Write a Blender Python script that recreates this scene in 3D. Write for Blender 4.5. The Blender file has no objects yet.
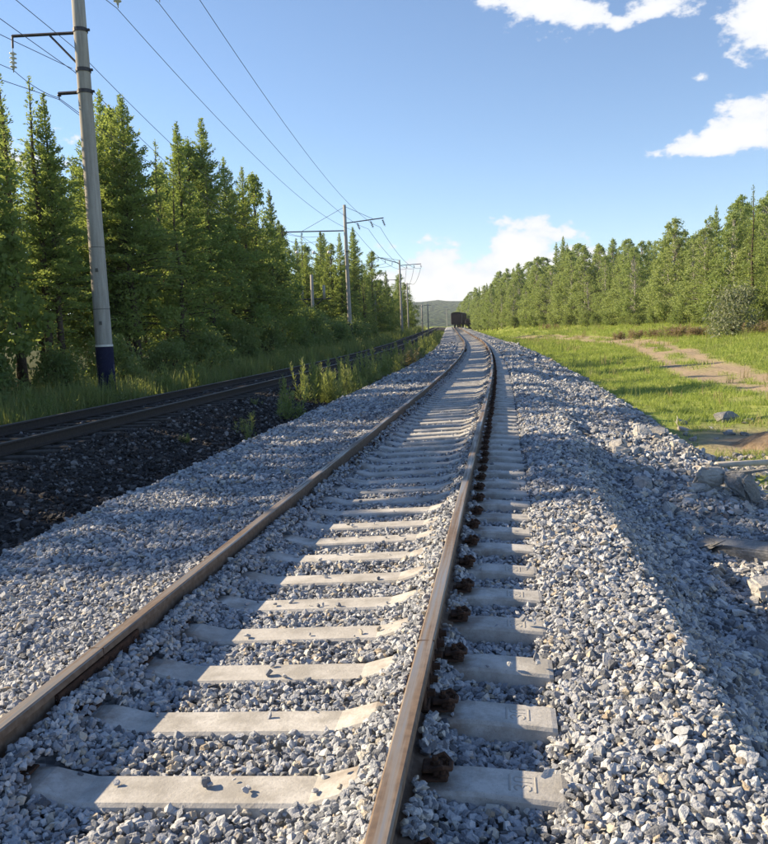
import bpy, bmesh, math, random
import numpy as np
from mathutils import Vector, Matrix, Euler

# ------------------------------------------------------------------ camera, sky, sun, exposure
SC = bpy.context.scene
COL = SC.collection
F_PX, PITCH, YAW, ROLL, EYE = 820.0, math.radians(6.36), math.radians(8.52), math.radians(-2.2), 1.428
fw = Vector((-math.sin(YAW) * math.cos(PITCH), math.cos(YAW) * math.cos(PITCH), -math.sin(PITCH)))
rt = Vector((math.cos(YAW), math.sin(YAW), 0)); up = rt.cross(fw)
rt2 = rt * math.cos(ROLL) + up * math.sin(ROLL); up2 = -rt * math.sin(ROLL) + up * math.cos(ROLL)
cd = bpy.data.cameras.new('camera'); cam = bpy.data.objects.new('camera', cd); COL.objects.link(cam)
cam.matrix_world = Matrix(((rt2.x, up2.x, -fw.x, 0), (rt2.y, up2.y, -fw.y, 0), (rt2.z, up2.z, -fw.z, EYE), (0, 0, 0, 1)))
cd.sensor_fit = 'HORIZONTAL'; cd.sensor_width = 36; cd.lens = 36 * F_PX / 768
cd.clip_start = 0.05; cd.clip_end = 20000
SC.camera = cam

SUN_EL, SUN_AZ = math.radians(27), math.radians(10)      # to the left of the line, a little ahead
S = Vector((-math.cos(SUN_EL) * math.cos(SUN_AZ), math.cos(SUN_EL) * math.sin(SUN_AZ), math.sin(SUN_EL)))
sl = bpy.data.lights.new('sun', 'SUN'); sun = bpy.data.objects.new('sun', sl); COL.objects.link(sun)
sl.energy = 5.0; sl.angle = math.radians(0.55); sl.color = (1.0, 0.80, 0.53)
sun.rotation_euler = S.to_track_quat('Z', 'Y').to_euler(); sun.location = (-40, 10, 40)

SC.view_settings.view_transform = 'Standard'; SC.view_settings.look = 'None'
SC.view_settings.gamma = 1.0; SC.view_settings.use_curve_mapping = False
SC.view_settings.exposure = 1.14
SC.cycles.max_bounces = 6; SC.cycles.diffuse_bounces = 3; SC.cycles.glossy_bounces = 2
SC.cycles.transmission_bounces = 4; SC.cycles.transparent_max_bounces = 6; SC.cycles.volume_bounces = 0
SC.cycles.use_denoising = True; SC.cycles.sample_clamp_indirect = 4.0

W = bpy.data.worlds.new('World'); SC.world = W; W.use_nodes = True
wt = W.node_tree; wt.nodes.clear()
def wn(t, **k):
    n = wt.nodes.new(t)
    for a, b in k.items(): setattr(n, a, b)
    return n
SKY_STRENGTH, CLOUD_STRENGTH = 0.092, 0.52
sky = wn('ShaderNodeTexSky', sky_type='NISHITA', sun_disc=False)
sky.sun_elevation = SUN_EL; sky.sun_rotation = math.atan2(S.x, S.y)
sky.air_density = 0.9; sky.dust_density = 0.15; sky.ozone_density = 2.6; sky.altitude = 600
bg1 = wn('ShaderNodeBackground'); bg1.inputs[1].default_value = SKY_STRENGTH
wt.links.new(sky.outputs[0], bg1.inputs[0])
tc = wn('ShaderNodeTexCoord')
def wmath(op, a, b=None, clamp=False):
    n = wn('ShaderNodeMath', operation=op); n.use_clamp = clamp
    for i, v in enumerate((a, b)):
        if v is None: continue
        if isinstance(v, (int, float)): n.inputs[i].default_value = v
        else: wt.links.new(v, n.inputs[i])
    return n.outputs[0]
# cumulus clouds: direction, half width, half height (radians), the same kind all round the sky
CLOUDS = [((0.0613, 0.9367, 0.3448), .085, .030), ((0.0873, 0.9389, 0.332), .050, .030), ((0.0139, 0.9389, 0.3459), .050, .018),
          ((0.1631, 0.932, 0.3226), .058, .024), ((0.2585, 0.9187, 0.2985), .050, .050), ((0.2694, 0.9081, 0.3205), .060, .046),
          ((0.239, 0.9528, 0.1871), .105, .024), ((0.272, 0.9435, 0.2008), .070, .040), ((0.2048, 0.9614, 0.1839), .065, .016),
          ((0.2139, 0.9434, 0.2535), .040, .022),
          ((-0.030, 0.9977, 0.0480), .115, .050), ((0.0204, 0.9967, 0.0760), .056, .046), ((-0.085, 0.996, 0.0403), .080, .042),
          ((0.0121, 0.999, 0.0448), .12, .052)]
cr = random.Random(4)
for k in range(15):
    a = math.radians(28 + k * 21 + cr.uniform(-6, 6)); e = math.radians(cr.choice((6, 13, 20, 32)) + cr.uniform(-2, 3))
    if a < math.radians(335): CLOUDS.append(((math.cos(e) * math.sin(a), math.cos(e) * math.cos(a), math.sin(e)), cr.uniform(.08, .16), cr.uniform(.03, .05)))
acc = None
for c, a, b in CLOUDS:
    c = Vector(c).normalized()
    mp = wn('ShaderNodeMapping', vector_type='TEXTURE')
    wt.links.new(tc.outputs['Generated'], mp.inputs[0])
    mp.inputs[1].default_value = c
    right = c.cross(Vector((0, 0, 1))).normalized(); upv = right.cross(c)
    mp.inputs[2].default_value = Matrix((right, c, upv)).transposed().to_euler()
    mp.inputs[3].default_value = (a, 0.6, b)
    ln = wn('ShaderNodeVectorMath', operation='LENGTH'); wt.links.new(mp.outputs[0], ln.inputs[0])
    v = wmath('SUBTRACT', (1.32 if c.z < .09 else 1.0) if a > .045 else .66, ln.outputs['Value'])
    acc = v if acc is None else wmath('MAXIMUM', acc, v)
sq = wn('ShaderNodeMapping'); sq.inputs[3].default_value = (1, 1, 1.7); wt.links.new(tc.outputs['Generated'], sq.inputs[0])
nz = wn('ShaderNodeTexNoise'); nz.inputs['Scale'].default_value = 15; nz.inputs['Detail'].default_value = 9; nz.inputs['Roughness'].default_value = .60
wt.links.new(sq.outputs[0], nz.inputs['Vector'])
nv = wmath('MULTIPLY', wmath('SUBTRACT', nz.outputs[0], 0.5), 3.0)
dens = wmath('ADD', acc, nv)
ss = wn('ShaderNodeMapRange', interpolation_type='SMOOTHSTEP')
ss.inputs[1].default_value = 0.22; ss.inputs[2].default_value = 0.52; ss.inputs[3].default_value = 0; ss.inputs[4].default_value = 0.96
wt.links.new(dens, ss.inputs[0])
gate = wmath('GREATER_THAN', acc, -0.6)
alpha = wmath('MULTIPLY', ss.outputs[0], gate)
bg2 = wn('ShaderNodeBackground'); bg2.inputs[1].default_value = CLOUD_STRENGTH
cc = wn('ShaderNodeMix', data_type='RGBA'); cc.inputs[6].default_value = (.80, .83, .90, 1); cc.inputs[7].default_value = (1.0, .985, .95, 1)
cf = wn('ShaderNodeMapRange'); cf.inputs[1].default_value = .3; cf.inputs[2].default_value = 1.0; wt.links.new(dens, cf.inputs[0])
wt.links.new(cf.outputs[0], cc.inputs[0]); wt.links.new(cc.outputs[2], bg2.inputs[0])
mx = wn('ShaderNodeMixShader'); wt.links.new(alpha, mx.inputs[0]); wt.links.new(bg1.outputs[0], mx.inputs[1]); wt.links.new(bg2.outputs[0], mx.inputs[2])
wo = wn('ShaderNodeOutputWorld'); wt.links.new(mx.outputs[0], wo.inputs[0])

# ------------------------------------------------------------------ helpers
def tag(o, label=None, cat=None, group=None, kind=None):
    if label: o['label'] = label
    if cat: o['category'] = cat
    if group: o['group'] = group
    if kind: o['kind'] = kind
    return o
def empty(name, loc=(0, 0, 0), rz=0, parent=None):
    o = bpy.data.objects.new(name, None); COL.objects.link(o); o.location = loc; o.rotation_euler = (0, 0, rz); o.parent = parent
    o.empty_display_size = .1
    return o
def link(name, me, parent=None, loc=None, rot=None, scale=None):
    o = bpy.data.objects.new(name, me); COL.objects.link(o); o.parent = parent
    if loc is not None: o.location = loc
    if rot is not None: o.rotation_euler = rot
    if scale is not None: o.scale = scale
    return o
class MB:
    def __init__(s): s.v, s.f, s.m = [], [], []
    def add(s, vs, fs, mi=0):
        b = len(s.v); s.v += [tuple(p) for p in vs]; s.f += [tuple(b + i for i in f) for f in fs]; s.m += [mi] * len(fs); return s
    def box(s, lo, hi, mi=0, M=None, bev=0.0):
        x0, y0, z0 = lo; x1, y1, z1 = hi
        if bev:
            bm = bmesh.new(); bmesh.ops.create_cube(bm, size=1)
            for v in bm.verts: v.co = Vector(((x0 + x1) / 2 + v.co.x * (x1 - x0), (y0 + y1) / 2 + v.co.y * (y1 - y0), (z0 + z1) / 2 + v.co.z * (z1 - z0)))
            bmesh.ops.bevel(bm, geom=bm.edges[:], offset=bev, segments=1, affect='EDGES')
            bm.verts.index_update(); vs = [v.co.copy() for v in bm.verts]; fs = [[v.index for v in f.verts] for f in bm.faces]; bm.free()
        else:
            vs = [Vector(p) for p in ((x0, y0, z0), (x1, y0, z0), (x1, y1, z0), (x0, y1, z0), (x0, y0, z1), (x1, y0, z1), (x1, y1, z1), (x0, y1, z1))]
            fs = [(0, 3, 2, 1), (4, 5, 6, 7), (0, 1, 5, 4), (1, 2, 6, 5), (2, 3, 7, 6), (3, 0, 4, 7)]
        if M is not None: vs = [M @ v for v in vs]
        return s.add(vs, fs, mi)
    def tube(s, pts, rad, n=8, mi=0, caps=True):
        pts = [Vector(p) for p in pts]
        if not hasattr(rad, '__len__'): rad = [rad] * len(pts)
        vs, fs = [], []
        for i, p in enumerate(pts):
            d = (pts[min(i + 1, len(pts) - 1)] - pts[max(i - 1, 0)]).normalized()
            a = d.cross(Vector((0, 0, 1)) if abs(d.z) < .95 else Vector((1, 0, 0))).normalized(); b = d.cross(a)
            for k in range(n):
                t = 2 * math.pi * k / n; vs.append(p + (a * math.cos(t) + b * math.sin(t)) * rad[i])
        for i in range(len(pts) - 1):
            for k in range(n): fs.append((i * n + k, i * n + (k + 1) % n, (i + 1) * n + (k + 1) % n, (i + 1) * n + k))
        if caps: fs.append(tuple(range(n - 1, -1, -1))); fs.append(tuple((len(pts) - 1) * n + k for k in range(n)))
        return s.add(vs, fs, mi)
    def lathe(s, prof, n=12, mi=0, M=None):           # prof: (r, z) pairs
        vs, fs = [], []
        for r, z in prof:
            for k in range(n): vs.append(Vector((r * math.cos(2 * math.pi * k / n), r * math.sin(2 * math.pi * k / n), z)))
        for i in range(len(prof) - 1):
            for k in range(n): fs.append((i * n + k, i * n + (k + 1) % n, (i + 1) * n + (k + 1) % n, (i + 1) * n + k))
        if M is not None: vs = [M @ v for v in vs]
        return s.add(vs, fs, mi)
    def mesh(s, name, mats, smooth=False):
        me = bpy.data.meshes.new(name); me.from_pydata(s.v, [], s.f); me.update()
        for m in (mats if isinstance(mats, (list, tuple)) else [mats]): me.materials.append(m)
        me.polygons.foreach_set('material_index', s.m)
        if smooth: me.polygons.foreach_set('use_smooth', [True] * len(me.polygons))
        return me
    def build(s, name, mats, parent=None, smooth=False, **k): return link(name, s.mesh(name, mats, smooth), parent, **k)

def np_mesh(name, V, Fq, mat, attrs=None, smooth=False):
    """numpy verts (n,3) and quads (m,4) to a mesh; attrs: point float attributes"""
    me = bpy.data.meshes.new(name); V = np.asarray(V, np.float32); Fq = np.asarray(Fq, np.int32)
    me.vertices.add(len(V)); me.vertices.foreach_set('co', V.ravel())
    me.loops.add(Fq.size); me.loops.foreach_set('vertex_index', Fq.ravel())
    me.polygons.add(len(Fq)); me.polygons.foreach_set('loop_start', np.arange(len(Fq), dtype=np.int32) * Fq.shape[1])
    me.polygons.foreach_set('loop_total', np.full(len(Fq), Fq.shape[1], np.int32))
    if smooth: me.polygons.foreach_set('use_smooth', np.ones(len(Fq), bool))
    for k, a in (attrs or {}).items():
        me.attributes.new(k, 'FLOAT', 'POINT').data.foreach_set('value', np.asarray(a, np.float32))
    me.update(calc_edges=True); me.validate()
    if mat: me.materials.append(mat)
    return me

def noise2(x, y, seed=0):
    x = np.asarray(x, float); y = np.asarray(y, float)
    xi, yi = np.floor(x), np.floor(y); fx, fy = x - xi, y - yi
    fx = fx * fx * (3 - 2 * fx); fy = fy * fy * (3 - 2 * fy)
    def h(a, b):
        v = np.sin(a * 127.1 + b * 311.7 + seed * 74.7) * 43758.5453
        return v - np.floor(v)
    return (h(xi, yi) * (1 - fx) * (1 - fy) + h(xi + 1, yi) * fx * (1 - fy) + h(xi, yi + 1) * (1 - fx) * fy + h(xi + 1, yi + 1) * fx * fy) * 2 - 1

# ------------------------------------------------------------------ materials
class NT:
    def __init__(s, name):
        s.m = bpy.data.materials.new(name); s.m.use_nodes = True; s.t = s.m.node_tree; s.t.nodes.clear()
        s.out = s.n('ShaderNodeOutputMaterial')
    def n(s, t, **k):
        n = s.t.nodes.new(t)
        for a, b in k.items(): setattr(n, a, b)
        return n
    def l(s, a, b): s.t.links.new(a, b)
    def put(s, sock, v):
        if hasattr(v, 'is_output') or isinstance(v, bpy.types.NodeSocket): s.l(v, sock)
        else: sock.default_value = v
    def coord(s, kind='Object'): return s.n('ShaderNodeTexCoord').outputs[kind]
    def pos(s): return s.n('ShaderNodeNewGeometry').outputs['Position']
    def rnd(s): return s.n('ShaderNodeObjectInfo').outputs['Random']
    def attr(s, a): return s.n('ShaderNodeAttribute', attribute_name=a).outputs['Fac']
    def map(s, v, sc):
        m = s.n('ShaderNodeMapping'); m.inputs[3].default_value = sc; s.l(v, m.inputs[0]); return m.outputs[0]
    def noise(s, v, scale, detail=4, rough=.55):
        n = s.n('ShaderNodeTexNoise'); s.l(v, n.inputs['Vector']); n.inputs['Scale'].default_value = scale
        n.inputs['Detail'].default_value = detail; n.inputs['Roughness'].default_value = rough; return n.outputs[0]
    def vor(s, v, scale, out='Distance', feature='F1'):
        n = s.n('ShaderNodeTexVoronoi', feature=feature); s.l(v, n.inputs['Vector']); n.inputs['Scale'].default_value = scale; return n.outputs[out]
    def ramp(s, f, stops, interp='LINEAR'):
        r = s.n('ShaderNodeValToRGB'); r.color_ramp.interpolation = interp; e = r.color_ramp.elements
        while len(e) < len(stops): e.new(.5)
        for i, (p, c) in enumerate(stops): e[i].position = p; e[i].color = (*c, 1)
        s.put(r.inputs[0], f); return r.outputs[0]
    def mix(s, f, a, b, mode='MIX'):
        m = s.n('ShaderNodeMix', data_type='RGBA', blend_type=mode)
        s.put(m.inputs[0], f); s.put(m.inputs[6], (*a, 1) if isinstance(a, tuple) else a); s.put(m.inputs[7], (*b, 1) if isinstance(b, tuple) else b)
        return m.outputs[2]
    def math(s, op, a, b=0.0, clamp=False):
        m = s.n('ShaderNodeMath', operation=op); m.use_clamp = clamp; s.put(m.inputs[0], a); s.put(m.inputs[1], b); return m.outputs[0]
    def rng(s, v, a, b, c=0.0, d=1.0):
        m = s.n('ShaderNodeMapRange'); s.l(v, m.inputs[0])
        for i, q in enumerate((a, b, c, d)): m.inputs[i + 1].default_value = q
        return m.outputs[0]
    def bump(s, h, strength=.5, dist=.02):
        b = s.n('ShaderNodeBump'); b.inputs['Strength'].default_value = strength; b.inputs['Distance'].default_value = dist; s.l(h, b.inputs['Height']); return b.outputs[0]
    def pbr(s, col, rough=.8, metal=0.0, normal=None, spec=.3):
        p = s.n('ShaderNodeBsdfPrincipled'); s.put(p.inputs['Base Color'], (*col, 1) if isinstance(col, tuple) else col)
        s.put(p.inputs['Roughness'], rough); s.put(p.inputs['Metallic'], metal); p.inputs['Specular IOR Level'].default_value = spec
        if normal is not None: s.l(normal, p.inputs['Normal'])
        s.l(p.outputs[0], s.out.inputs[0]); s.p = p; return s.m

def m_stone(name, stops, grain=.35):
    t = NT(name); c = t.coord(); base = t.ramp(t.rnd(), stops)
    n = t.noise(c, 2.4, 5, .65)
    col = t.mix(t.math('MULTIPLY', t.rng(n, .3, .7), grain), base, t.mix(.6, base, (.12, .12, .13)))
    return t.pbr(col, .88, normal=t.bump(t.noise(c, 6, 4), .35, .08), spec=.25)
M = {}
M['stone'] = m_stone('crushed_granite', [(0, (.10, .107, .122)), (.14, (.235, .252, .285)), (.45, (.385, .41, .455)), (.76, (.51, .53, .565)), (.87, (.64, .645, .65)), (.93, (.56, .525, .455)), (1, (.40, .335, .26))])
M['old_stone'] = m_stone('sooty_old_ballast', [(0, (.014, .012, .012)), (.5, (.034, .030, .029)), (.8, (.08, .072, .07)), (1, (.26, .25, .25))])
def m_rock():
    t = NT('rubble_rock'); c = t.pos(); base = t.ramp(t.rnd(), [(0, (.22, .225, .23)), (.5, (.40, .40, .40)), (.85, (.56, .55, .53)), (1, (.42, .35, .27))])
    n = t.noise(c, 7, 7, .7); f = t.noise(c, 38, 4, .7)
    col = t.mix(t.rng(n, .42, .68, 0, .6), base, (.16, .15, .14)); col = t.mix(t.rng(f, .5, .8, 0, .5), col, (.62, .60, .57))
    h = t.math('ADD', n, t.math('MULTIPLY', f, .35))
    return t.pbr(col, .93, normal=t.bump(h, .9, .035), spec=.2)
M['rubble'] = m_rock()
def m_bed(name, a, b, sc):
    t = NT(name); p = t.pos(); w = t.vor(p, sc, 'Color'); d = t.vor(p, sc)
    sep = t.n('ShaderNodeSeparateColor'); t.l(w, sep.inputs[0])
    col = t.mix(sep.outputs[0], a, b)
    return t.pbr(col, .95, normal=t.bump(d, .9, .03), spec=.15)
M['bed'] = m_bed('ballast_bed', (.17, .18, .20), (.42, .44, .47), 25)
M['old_bed'] = m_bed('old_ballast_bed', (.022, .02, .02), (.07, .065, .065), 19)

def m_concrete(name, col, dark, sc=9, stain=.5, bump=.25):
    t = NT(name); c = t.coord(); n = t.noise(c, sc, 6, .6); f = t.noise(c, sc * 14, 3)
    r = t.rnd()
    base = t.mix(t.math('MULTIPLY', t.rng(n, .42, .72), stain), col, dark)
    base = t.mix(t.rng(f, .55, .75, 0, .35), base, dark)
    base = t.mix(t.rng(r, 0, 1, 0, .22), base, dark)
    return t.pbr(base, .9, normal=t.bump(f, bump, .006), spec=.2)
def m_sleeper():
    t = NT('sleeper_concrete'); c = t.coord(); r = t.rnd(); off = t.n('ShaderNodeVectorMath', operation='ADD'); t.l(c, off.inputs[0])
    cb = t.n('ShaderNodeCombineXYZ'); t.l(t.math('MULTIPLY', r, 37.0), cb.inputs[0]); t.l(t.math('MULTIPLY', r, 91.0), cb.inputs[1]); t.l(cb.outputs[0], off.inputs[1]); v = off.outputs[0]
    n = t.noise(v, 5, 7, .68); f = t.noise(v, 60, 4, .7); pore = t.vor(v, 75)
    base = t.mix(t.rng(n, .38, .62, 0, .95), (.56, .555, .54), (.33, .32, .30))
    base = t.mix(t.rng(f, .50, .72, 0, .5), base, (.30, .29, .275)); base = t.mix(t.rng(r, 0, 1, 0, .30), base, (.36, .35, .335))
    base = t.mix(t.rng(pore, .05, .16, .7, 0), base, (.16, .155, .15))
    sx = t.n('ShaderNodeSeparateXYZ'); t.l(c, sx.inputs[0]); d = t.math('ABSOLUTE', t.math('SUBTRACT', t.math('ABSOLUTE', sx.outputs[0]), .80))
    rust = t.math('MULTIPLY', t.rng(d, .12, .34, 1, 0), t.rng(n, .42, .70, 0, .8)); base = t.mix(rust, base, (.20, .125, .08))
    h = t.math('ADD', t.math('MULTIPLY', f, .5), t.math('MULTIPLY', n, .8))
    return t.pbr(base, .93, normal=t.bump(h, .45, .012), spec=.15)
M['sleeper'] = m_sleeper()
M['mark'] = m_concrete('sleeper_mark_concrete', (.37, .365, .35), (.28, .275, .26))
def m_rail(name, top):
    t = NT(name); p = t.pos(); st = t.noise(t.map(p, (30, .8, 30)), 1.0, 5, .6); bl = t.noise(p, 26, 4)
    rust = t.mix(t.rng(bl, .3, .7), (.105, .074, .055), (.185, .135, .10))
    if top:
        col = t.mix(t.rng(st, .36, .58), (.36, .335, .31), rust)
        return t.pbr(col, t.rng(st, .36, .6, .34, .7), t.rng(st, .36, .58, .65, .1), spec=.5)
    col = t.mix(t.rng(bl, .45, .8, 0, .6), rust, (.20, .16, .13))
    return t.pbr(col, .82, 0.0, t.bump(bl, .25, .004), spec=.25)
M['rail_top'] = m_rail('rail_running_surface', True); M['rail'] = m_rail('rusty_rail_steel', False)
def m_plain(name, a, b, sc=12, rough=.8, metal=0.0, spec=.3, bump=.2, dist=.01):
    t = NT(name); c = t.coord(); n = t.noise(c, sc, 5, .6)
    return t.pbr(t.mix(t.rng(n, .3, .7), a, b), rough, metal, t.bump(n, bump, dist), spec)
M['old_rail'] = m_plain('sooty_rail_steel', (.028, .022, .020), (.055, .042, .035), 20, .75)
t_ = NT('old_rail_running_surface'); M['old_rail_top'] = t_.pbr((.10, .095, .092), .5, .4)
M['rust'] = m_plain('dark_rust', (.028, .017, .013), (.085, .043, .027), 30, .9, bump=.6)
M['old_sleeper'] = m_plain('tarred_timber', (.028, .025, .024), (.075, .066, .06), 9, .95, bump=.6)
def m_pole(name, blue):
    t = NT(name); c = t.coord(); st = t.noise(t.map(c, (9, 9, .7)), 1.0, 6, .65); f = t.noise(c, 30, 4, .7); b = t.noise(t.map(c, (5, 5, 1.6)), 1.6, 5, .65)
    col = t.mix(t.rng(st, .38, .66, 0, .8), (.42, .405, .375), (.235, .225, .21)); col = t.mix(t.rng(f, .52, .78, 0, .4), col, (.20, .19, .18)); col = t.mix(t.rng(b, .5, .7, 0, .4), col, (.30, .265, .22))
    if blue: col = t.mix(t.rng(b, .60, .63, 1, 0), col, t.mix(t.rng(f, .3, .7), (.010, .011, .036), (.022, .025, .062)))
    return t.pbr(col, .88, normal=t.bump(f, .3, .006), spec=.2)
M['pole'] = m_pole('pole_concrete', False); M['pole_blue'] = m_pole('dark_blue_pole_paint', True)
M['white_paint'] = m_plain('white_pole_paint', (.62, .61, .58), (.75, .74, .72), 8, .7)
M['dark_steel'] = m_plain('dark_galvanised_steel', (.035, .037, .05), (.075, .075, .085), 14, .6, .3)
M['steel'] = m_plain('weathered_steel', (.12, .12, .12), (.2, .195, .185), 10, .6, .3)
M['glass'] = m_plain('pale_insulator_glass', (.52, .56, .54), (.68, .72, .70), 10, .18, spec=.6, bump=0)
M['porcelain'] = m_plain('white_porcelain', (.78, .78, .76), (.84, .84, .82), 10, .2, spec=.6, bump=0)
M['wire'] = m_plain('overhead_wire', (.07, .075, .085), (.10, .10, .11), 10, .5, .4)
M['bark'] = m_plain('larch_bark', (.045, .034, .026), (.11, .085, .065), 14, .95, bump=.8, dist=.02)
def m_birch():
    t = NT('birch_bark'); c = t.coord(); n = t.noise(t.map(c, (3, 3, 14)), 1.2, 4)
    return t.pbr(t.mix(t.rng(n, .55, .62), (.42, .40, .36), (.05, .045, .04)), .85)
M['birch_bark'] = m_birch()
def m_leaf(name, a, b, hi, trans=.38):
    t = NT(name); sh = t.attr('shade'); r = t.rnd()
    col = t.mix(sh, a, b); col = t.mix(t.math('MULTIPLY', r, .55), col, hi)
    p = t.n('ShaderNodeBsdfPrincipled'); t.l(col, p.inputs['Base Color']); p.inputs['Roughness'].default_value = .62; p.inputs['Specular IOR Level'].default_value = .25
    tr = t.n('ShaderNodeBsdfTranslucent'); tcol = t.mix(.5, col, (.40, .50, .09)); t.l(tcol, tr.inputs[0])
    m = t.n('ShaderNodeMixShader'); m.inputs[0].default_value = trans; t.l(p.outputs[0], m.inputs[1]); t.l(tr.outputs[0], m.inputs[2])
    t.l(m.outputs[0], t.out.inputs[0]); return t.m
M['larch'] = m_leaf('larch_needles', (.125, .195, .062), (.235, .31, .105), (.26, .31, .10), .52)
M['larch_dark'] = m_leaf('spruce_needles', (.060, .10, .038), (.12, .17, .058), (.13, .18, .06), .42)
M['birch'] = m_leaf('birch_leaves', (.19, .265, .095), (.32, .40, .16), (.35, .40, .18), .44)
M['bush'] = m_leaf('willow_leaves', (.12, .18, .066), (.21, .27, .11), (.24, .28, .12), .47)
M['grey_bush'] = m_leaf('grey_willow_leaves', (.15, .185, .125), (.24, .265, .195), (.22, .24, .16), .30)
M['weed'] = m_leaf('weed_leaves', (.155, .21, .070), (.28, .32, .125), (.33, .33, .14), .45)
M['tan_weed'] = m_leaf('dry_weed', (.28, .22, .12), (.40, .32, .19), (.36, .28, .16), .3)
M['fireweed'] = m_leaf('seeding_fireweed', (.27, .18, .14), (.36, .25, .21), (.32, .25, .16), .3)
M['grass'] = m_leaf('meadow_grass', (.20, .30, .062), (.35, .44, .105), (.40, .43, .13), .44)
M['verge_grass'] = m_leaf('verge_grass', (.13, .18, .060), (.27, .30, .125), (.30, .30, .14), .45)
# ------------------------------------------------------------------ the lie of the land
TC = -1.175            # track centre at the camera; the eye stands to the right of it
LTC = -8.15            # centre of the old track
CANT = 0.042
def shift(y):
    y = np.asarray(y, float)
    return np.where(y < 17, 0, np.where(y < 90, -(y - 17) ** 2 / 2100, -2.5376 - .0655 * (y - 90)))
def dshift(y): return float(shift(y + .5) - shift(y - .5))
def rise(y):
    y = np.asarray(y, float)
    return np.where(y < 28, 0, np.where(y < 70, (y - 28) ** 2 * .0075 / 84, .1575 + .0075 * (np.minimum(y, 420) - 70)))
EY, EX = [-50, 0, 62, 110, 160, 230, 300, 5000], [24, 22, 19.5, 15.8, 7.5, 5.5, 5, 5]
PN = [(-400, 3), (-60, .9), (-30, .15), (-16, -.30), (-11.2, -.42), (-10.2, -.36), (-9.7, -.23), (-6.6, -.235), (-5.9, -.33), (-5.0, -.50), (-4.62, -.56), (-4.28, -.335), (-3.95, -.30), (-2.7, -.228),
      (-2.08, -.16), (-1.985, -.125), (-1.90, -.112), (-1.84, -.135), (-1.72, -.225), (-1.52, -.262), (-.83, -.262), (-.63, -.225), (-.51, -.135), (-.45, -.112), (-.37, -.125), (-.29, -.19), (-.22, -.258), (.12, -.272), (.24, -.225), (.62, -.175), (.82, -.185), (1.30, -.60), (1.75, -.70), (3.2, -.76), (4.6, -.84)]
PF = PN[:-7] + [(.24, -.235), (.95, -.235), (1.35, -.40), (1.75, -.455), (2.55, -.50), (2.75, -.56), (3.35, -.93), (4.6, -.95)]
def ground(x, y, bumps=True):
    x, y = np.broadcast_arrays(np.asarray(x, float), np.asarray(y, float))
    xr = x - shift(y)
    zn = np.interp(xr, *zip(*PN)); zf = np.interp(xr, *zip(*PF))
    b = np.clip((y - 8) / 5, 0, 1); b = b * b * (3 - 2 * b)
    z = zn * (1 - b) + zf * b
    edge = np.interp(y, EY, EX); t = np.clip((xr - 4.6) / np.maximum(edge - 4.6, .9), 0, 1.6)
    fld = 1.75 * np.minimum(t, 1) ** 1.2 + np.clip(t - 1, 0, 1) * .9
    z = z + np.where(xr > 4.6, fld, 0)
    cz = CANT * np.clip(xr - TC, -1.5, 1.5) * np.clip((3.4 - np.abs(xr - TC)) / 1.9, 0, 1)
    z = z + cz + rise(y)
    if bumps:
        inb = np.clip((2.3 - np.abs(xr - TC)) / .6, 0, 1)
        z = z + .018 * noise2(xr * 3.1, y * 3.1, 1) + (1 - inb) * (.03 * noise2(xr * 1.1, y * .8, 2))
        rub = np.clip((xr - .7) / .6, 0, 1) * np.clip((4.4 - xr) / .8, 0, 1)
        z = z + rub * (.06 * noise2(xr * 1.7, y * 1.5, 3) + .05 * noise2(xr * 4, y * 4, 4))
        f = np.clip((np.abs(xr + 2) - 6.8) / 3, 0, 1)
        z = z + f * (.10 * noise2(x * .35, y * .35, 5) + .05 * noise2(x * 1.1, y * 1.1, 6))
    return z
def gz(x, y): return float(ground(x, y))

def yrows(y0, y1, base, k):
    r = [y0]
    while r[-1] < y1: r.append(r[-1] + max(base, k * abs(r[-1])))
    return np.array(r)
def sheet(name, xs, ys, mat, dz=0.0, zfun=None, attrs=None):
    X, Y = np.meshgrid(xs, ys); XW = X + shift(Y); Z = (zfun(XW, Y, X) if zfun else ground(XW, Y)) + dz
    V = np.stack([XW, Y, Z], -1).reshape(-1, 3); ny, nx = X.shape; i = np.arange((ny - 1) * (nx - 1)); r, c = i // (nx - 1), i % (nx - 1)
    a = r * nx + c; Fq = np.stack([a, a + 1, a + nx + 1, a + nx], -1)
    me = np_mesh(name, V, Fq, mat, attrs(XW, Y, X) if attrs else None, True)
    return tag(link(name, me), kind='structure')
PATH = [(13.5, 17.5), (10.2, 21), (8.4, 25.5), (7.9, 31), (8.3, 38), (9.2, 48), (9.8, 60), (9.0, 74), (6.5, 92), (2, 118)]
def path_dist(x, y):
    d = np.full(np.shape(x), 99.0)
    for (ax, ay), (bx, by) in zip(PATH[:-1], PATH[1:]):
        t = np.clip(((x - ax) * (bx - ax) + (y - ay) * (by - ay)) / ((bx - ax) ** 2 + (by - ay) ** 2), 0, 1)
        d = np.minimum(d, np.hypot(x - ax - t * (bx - ax), y - ay - t * (by - ay)))
    return d
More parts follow.
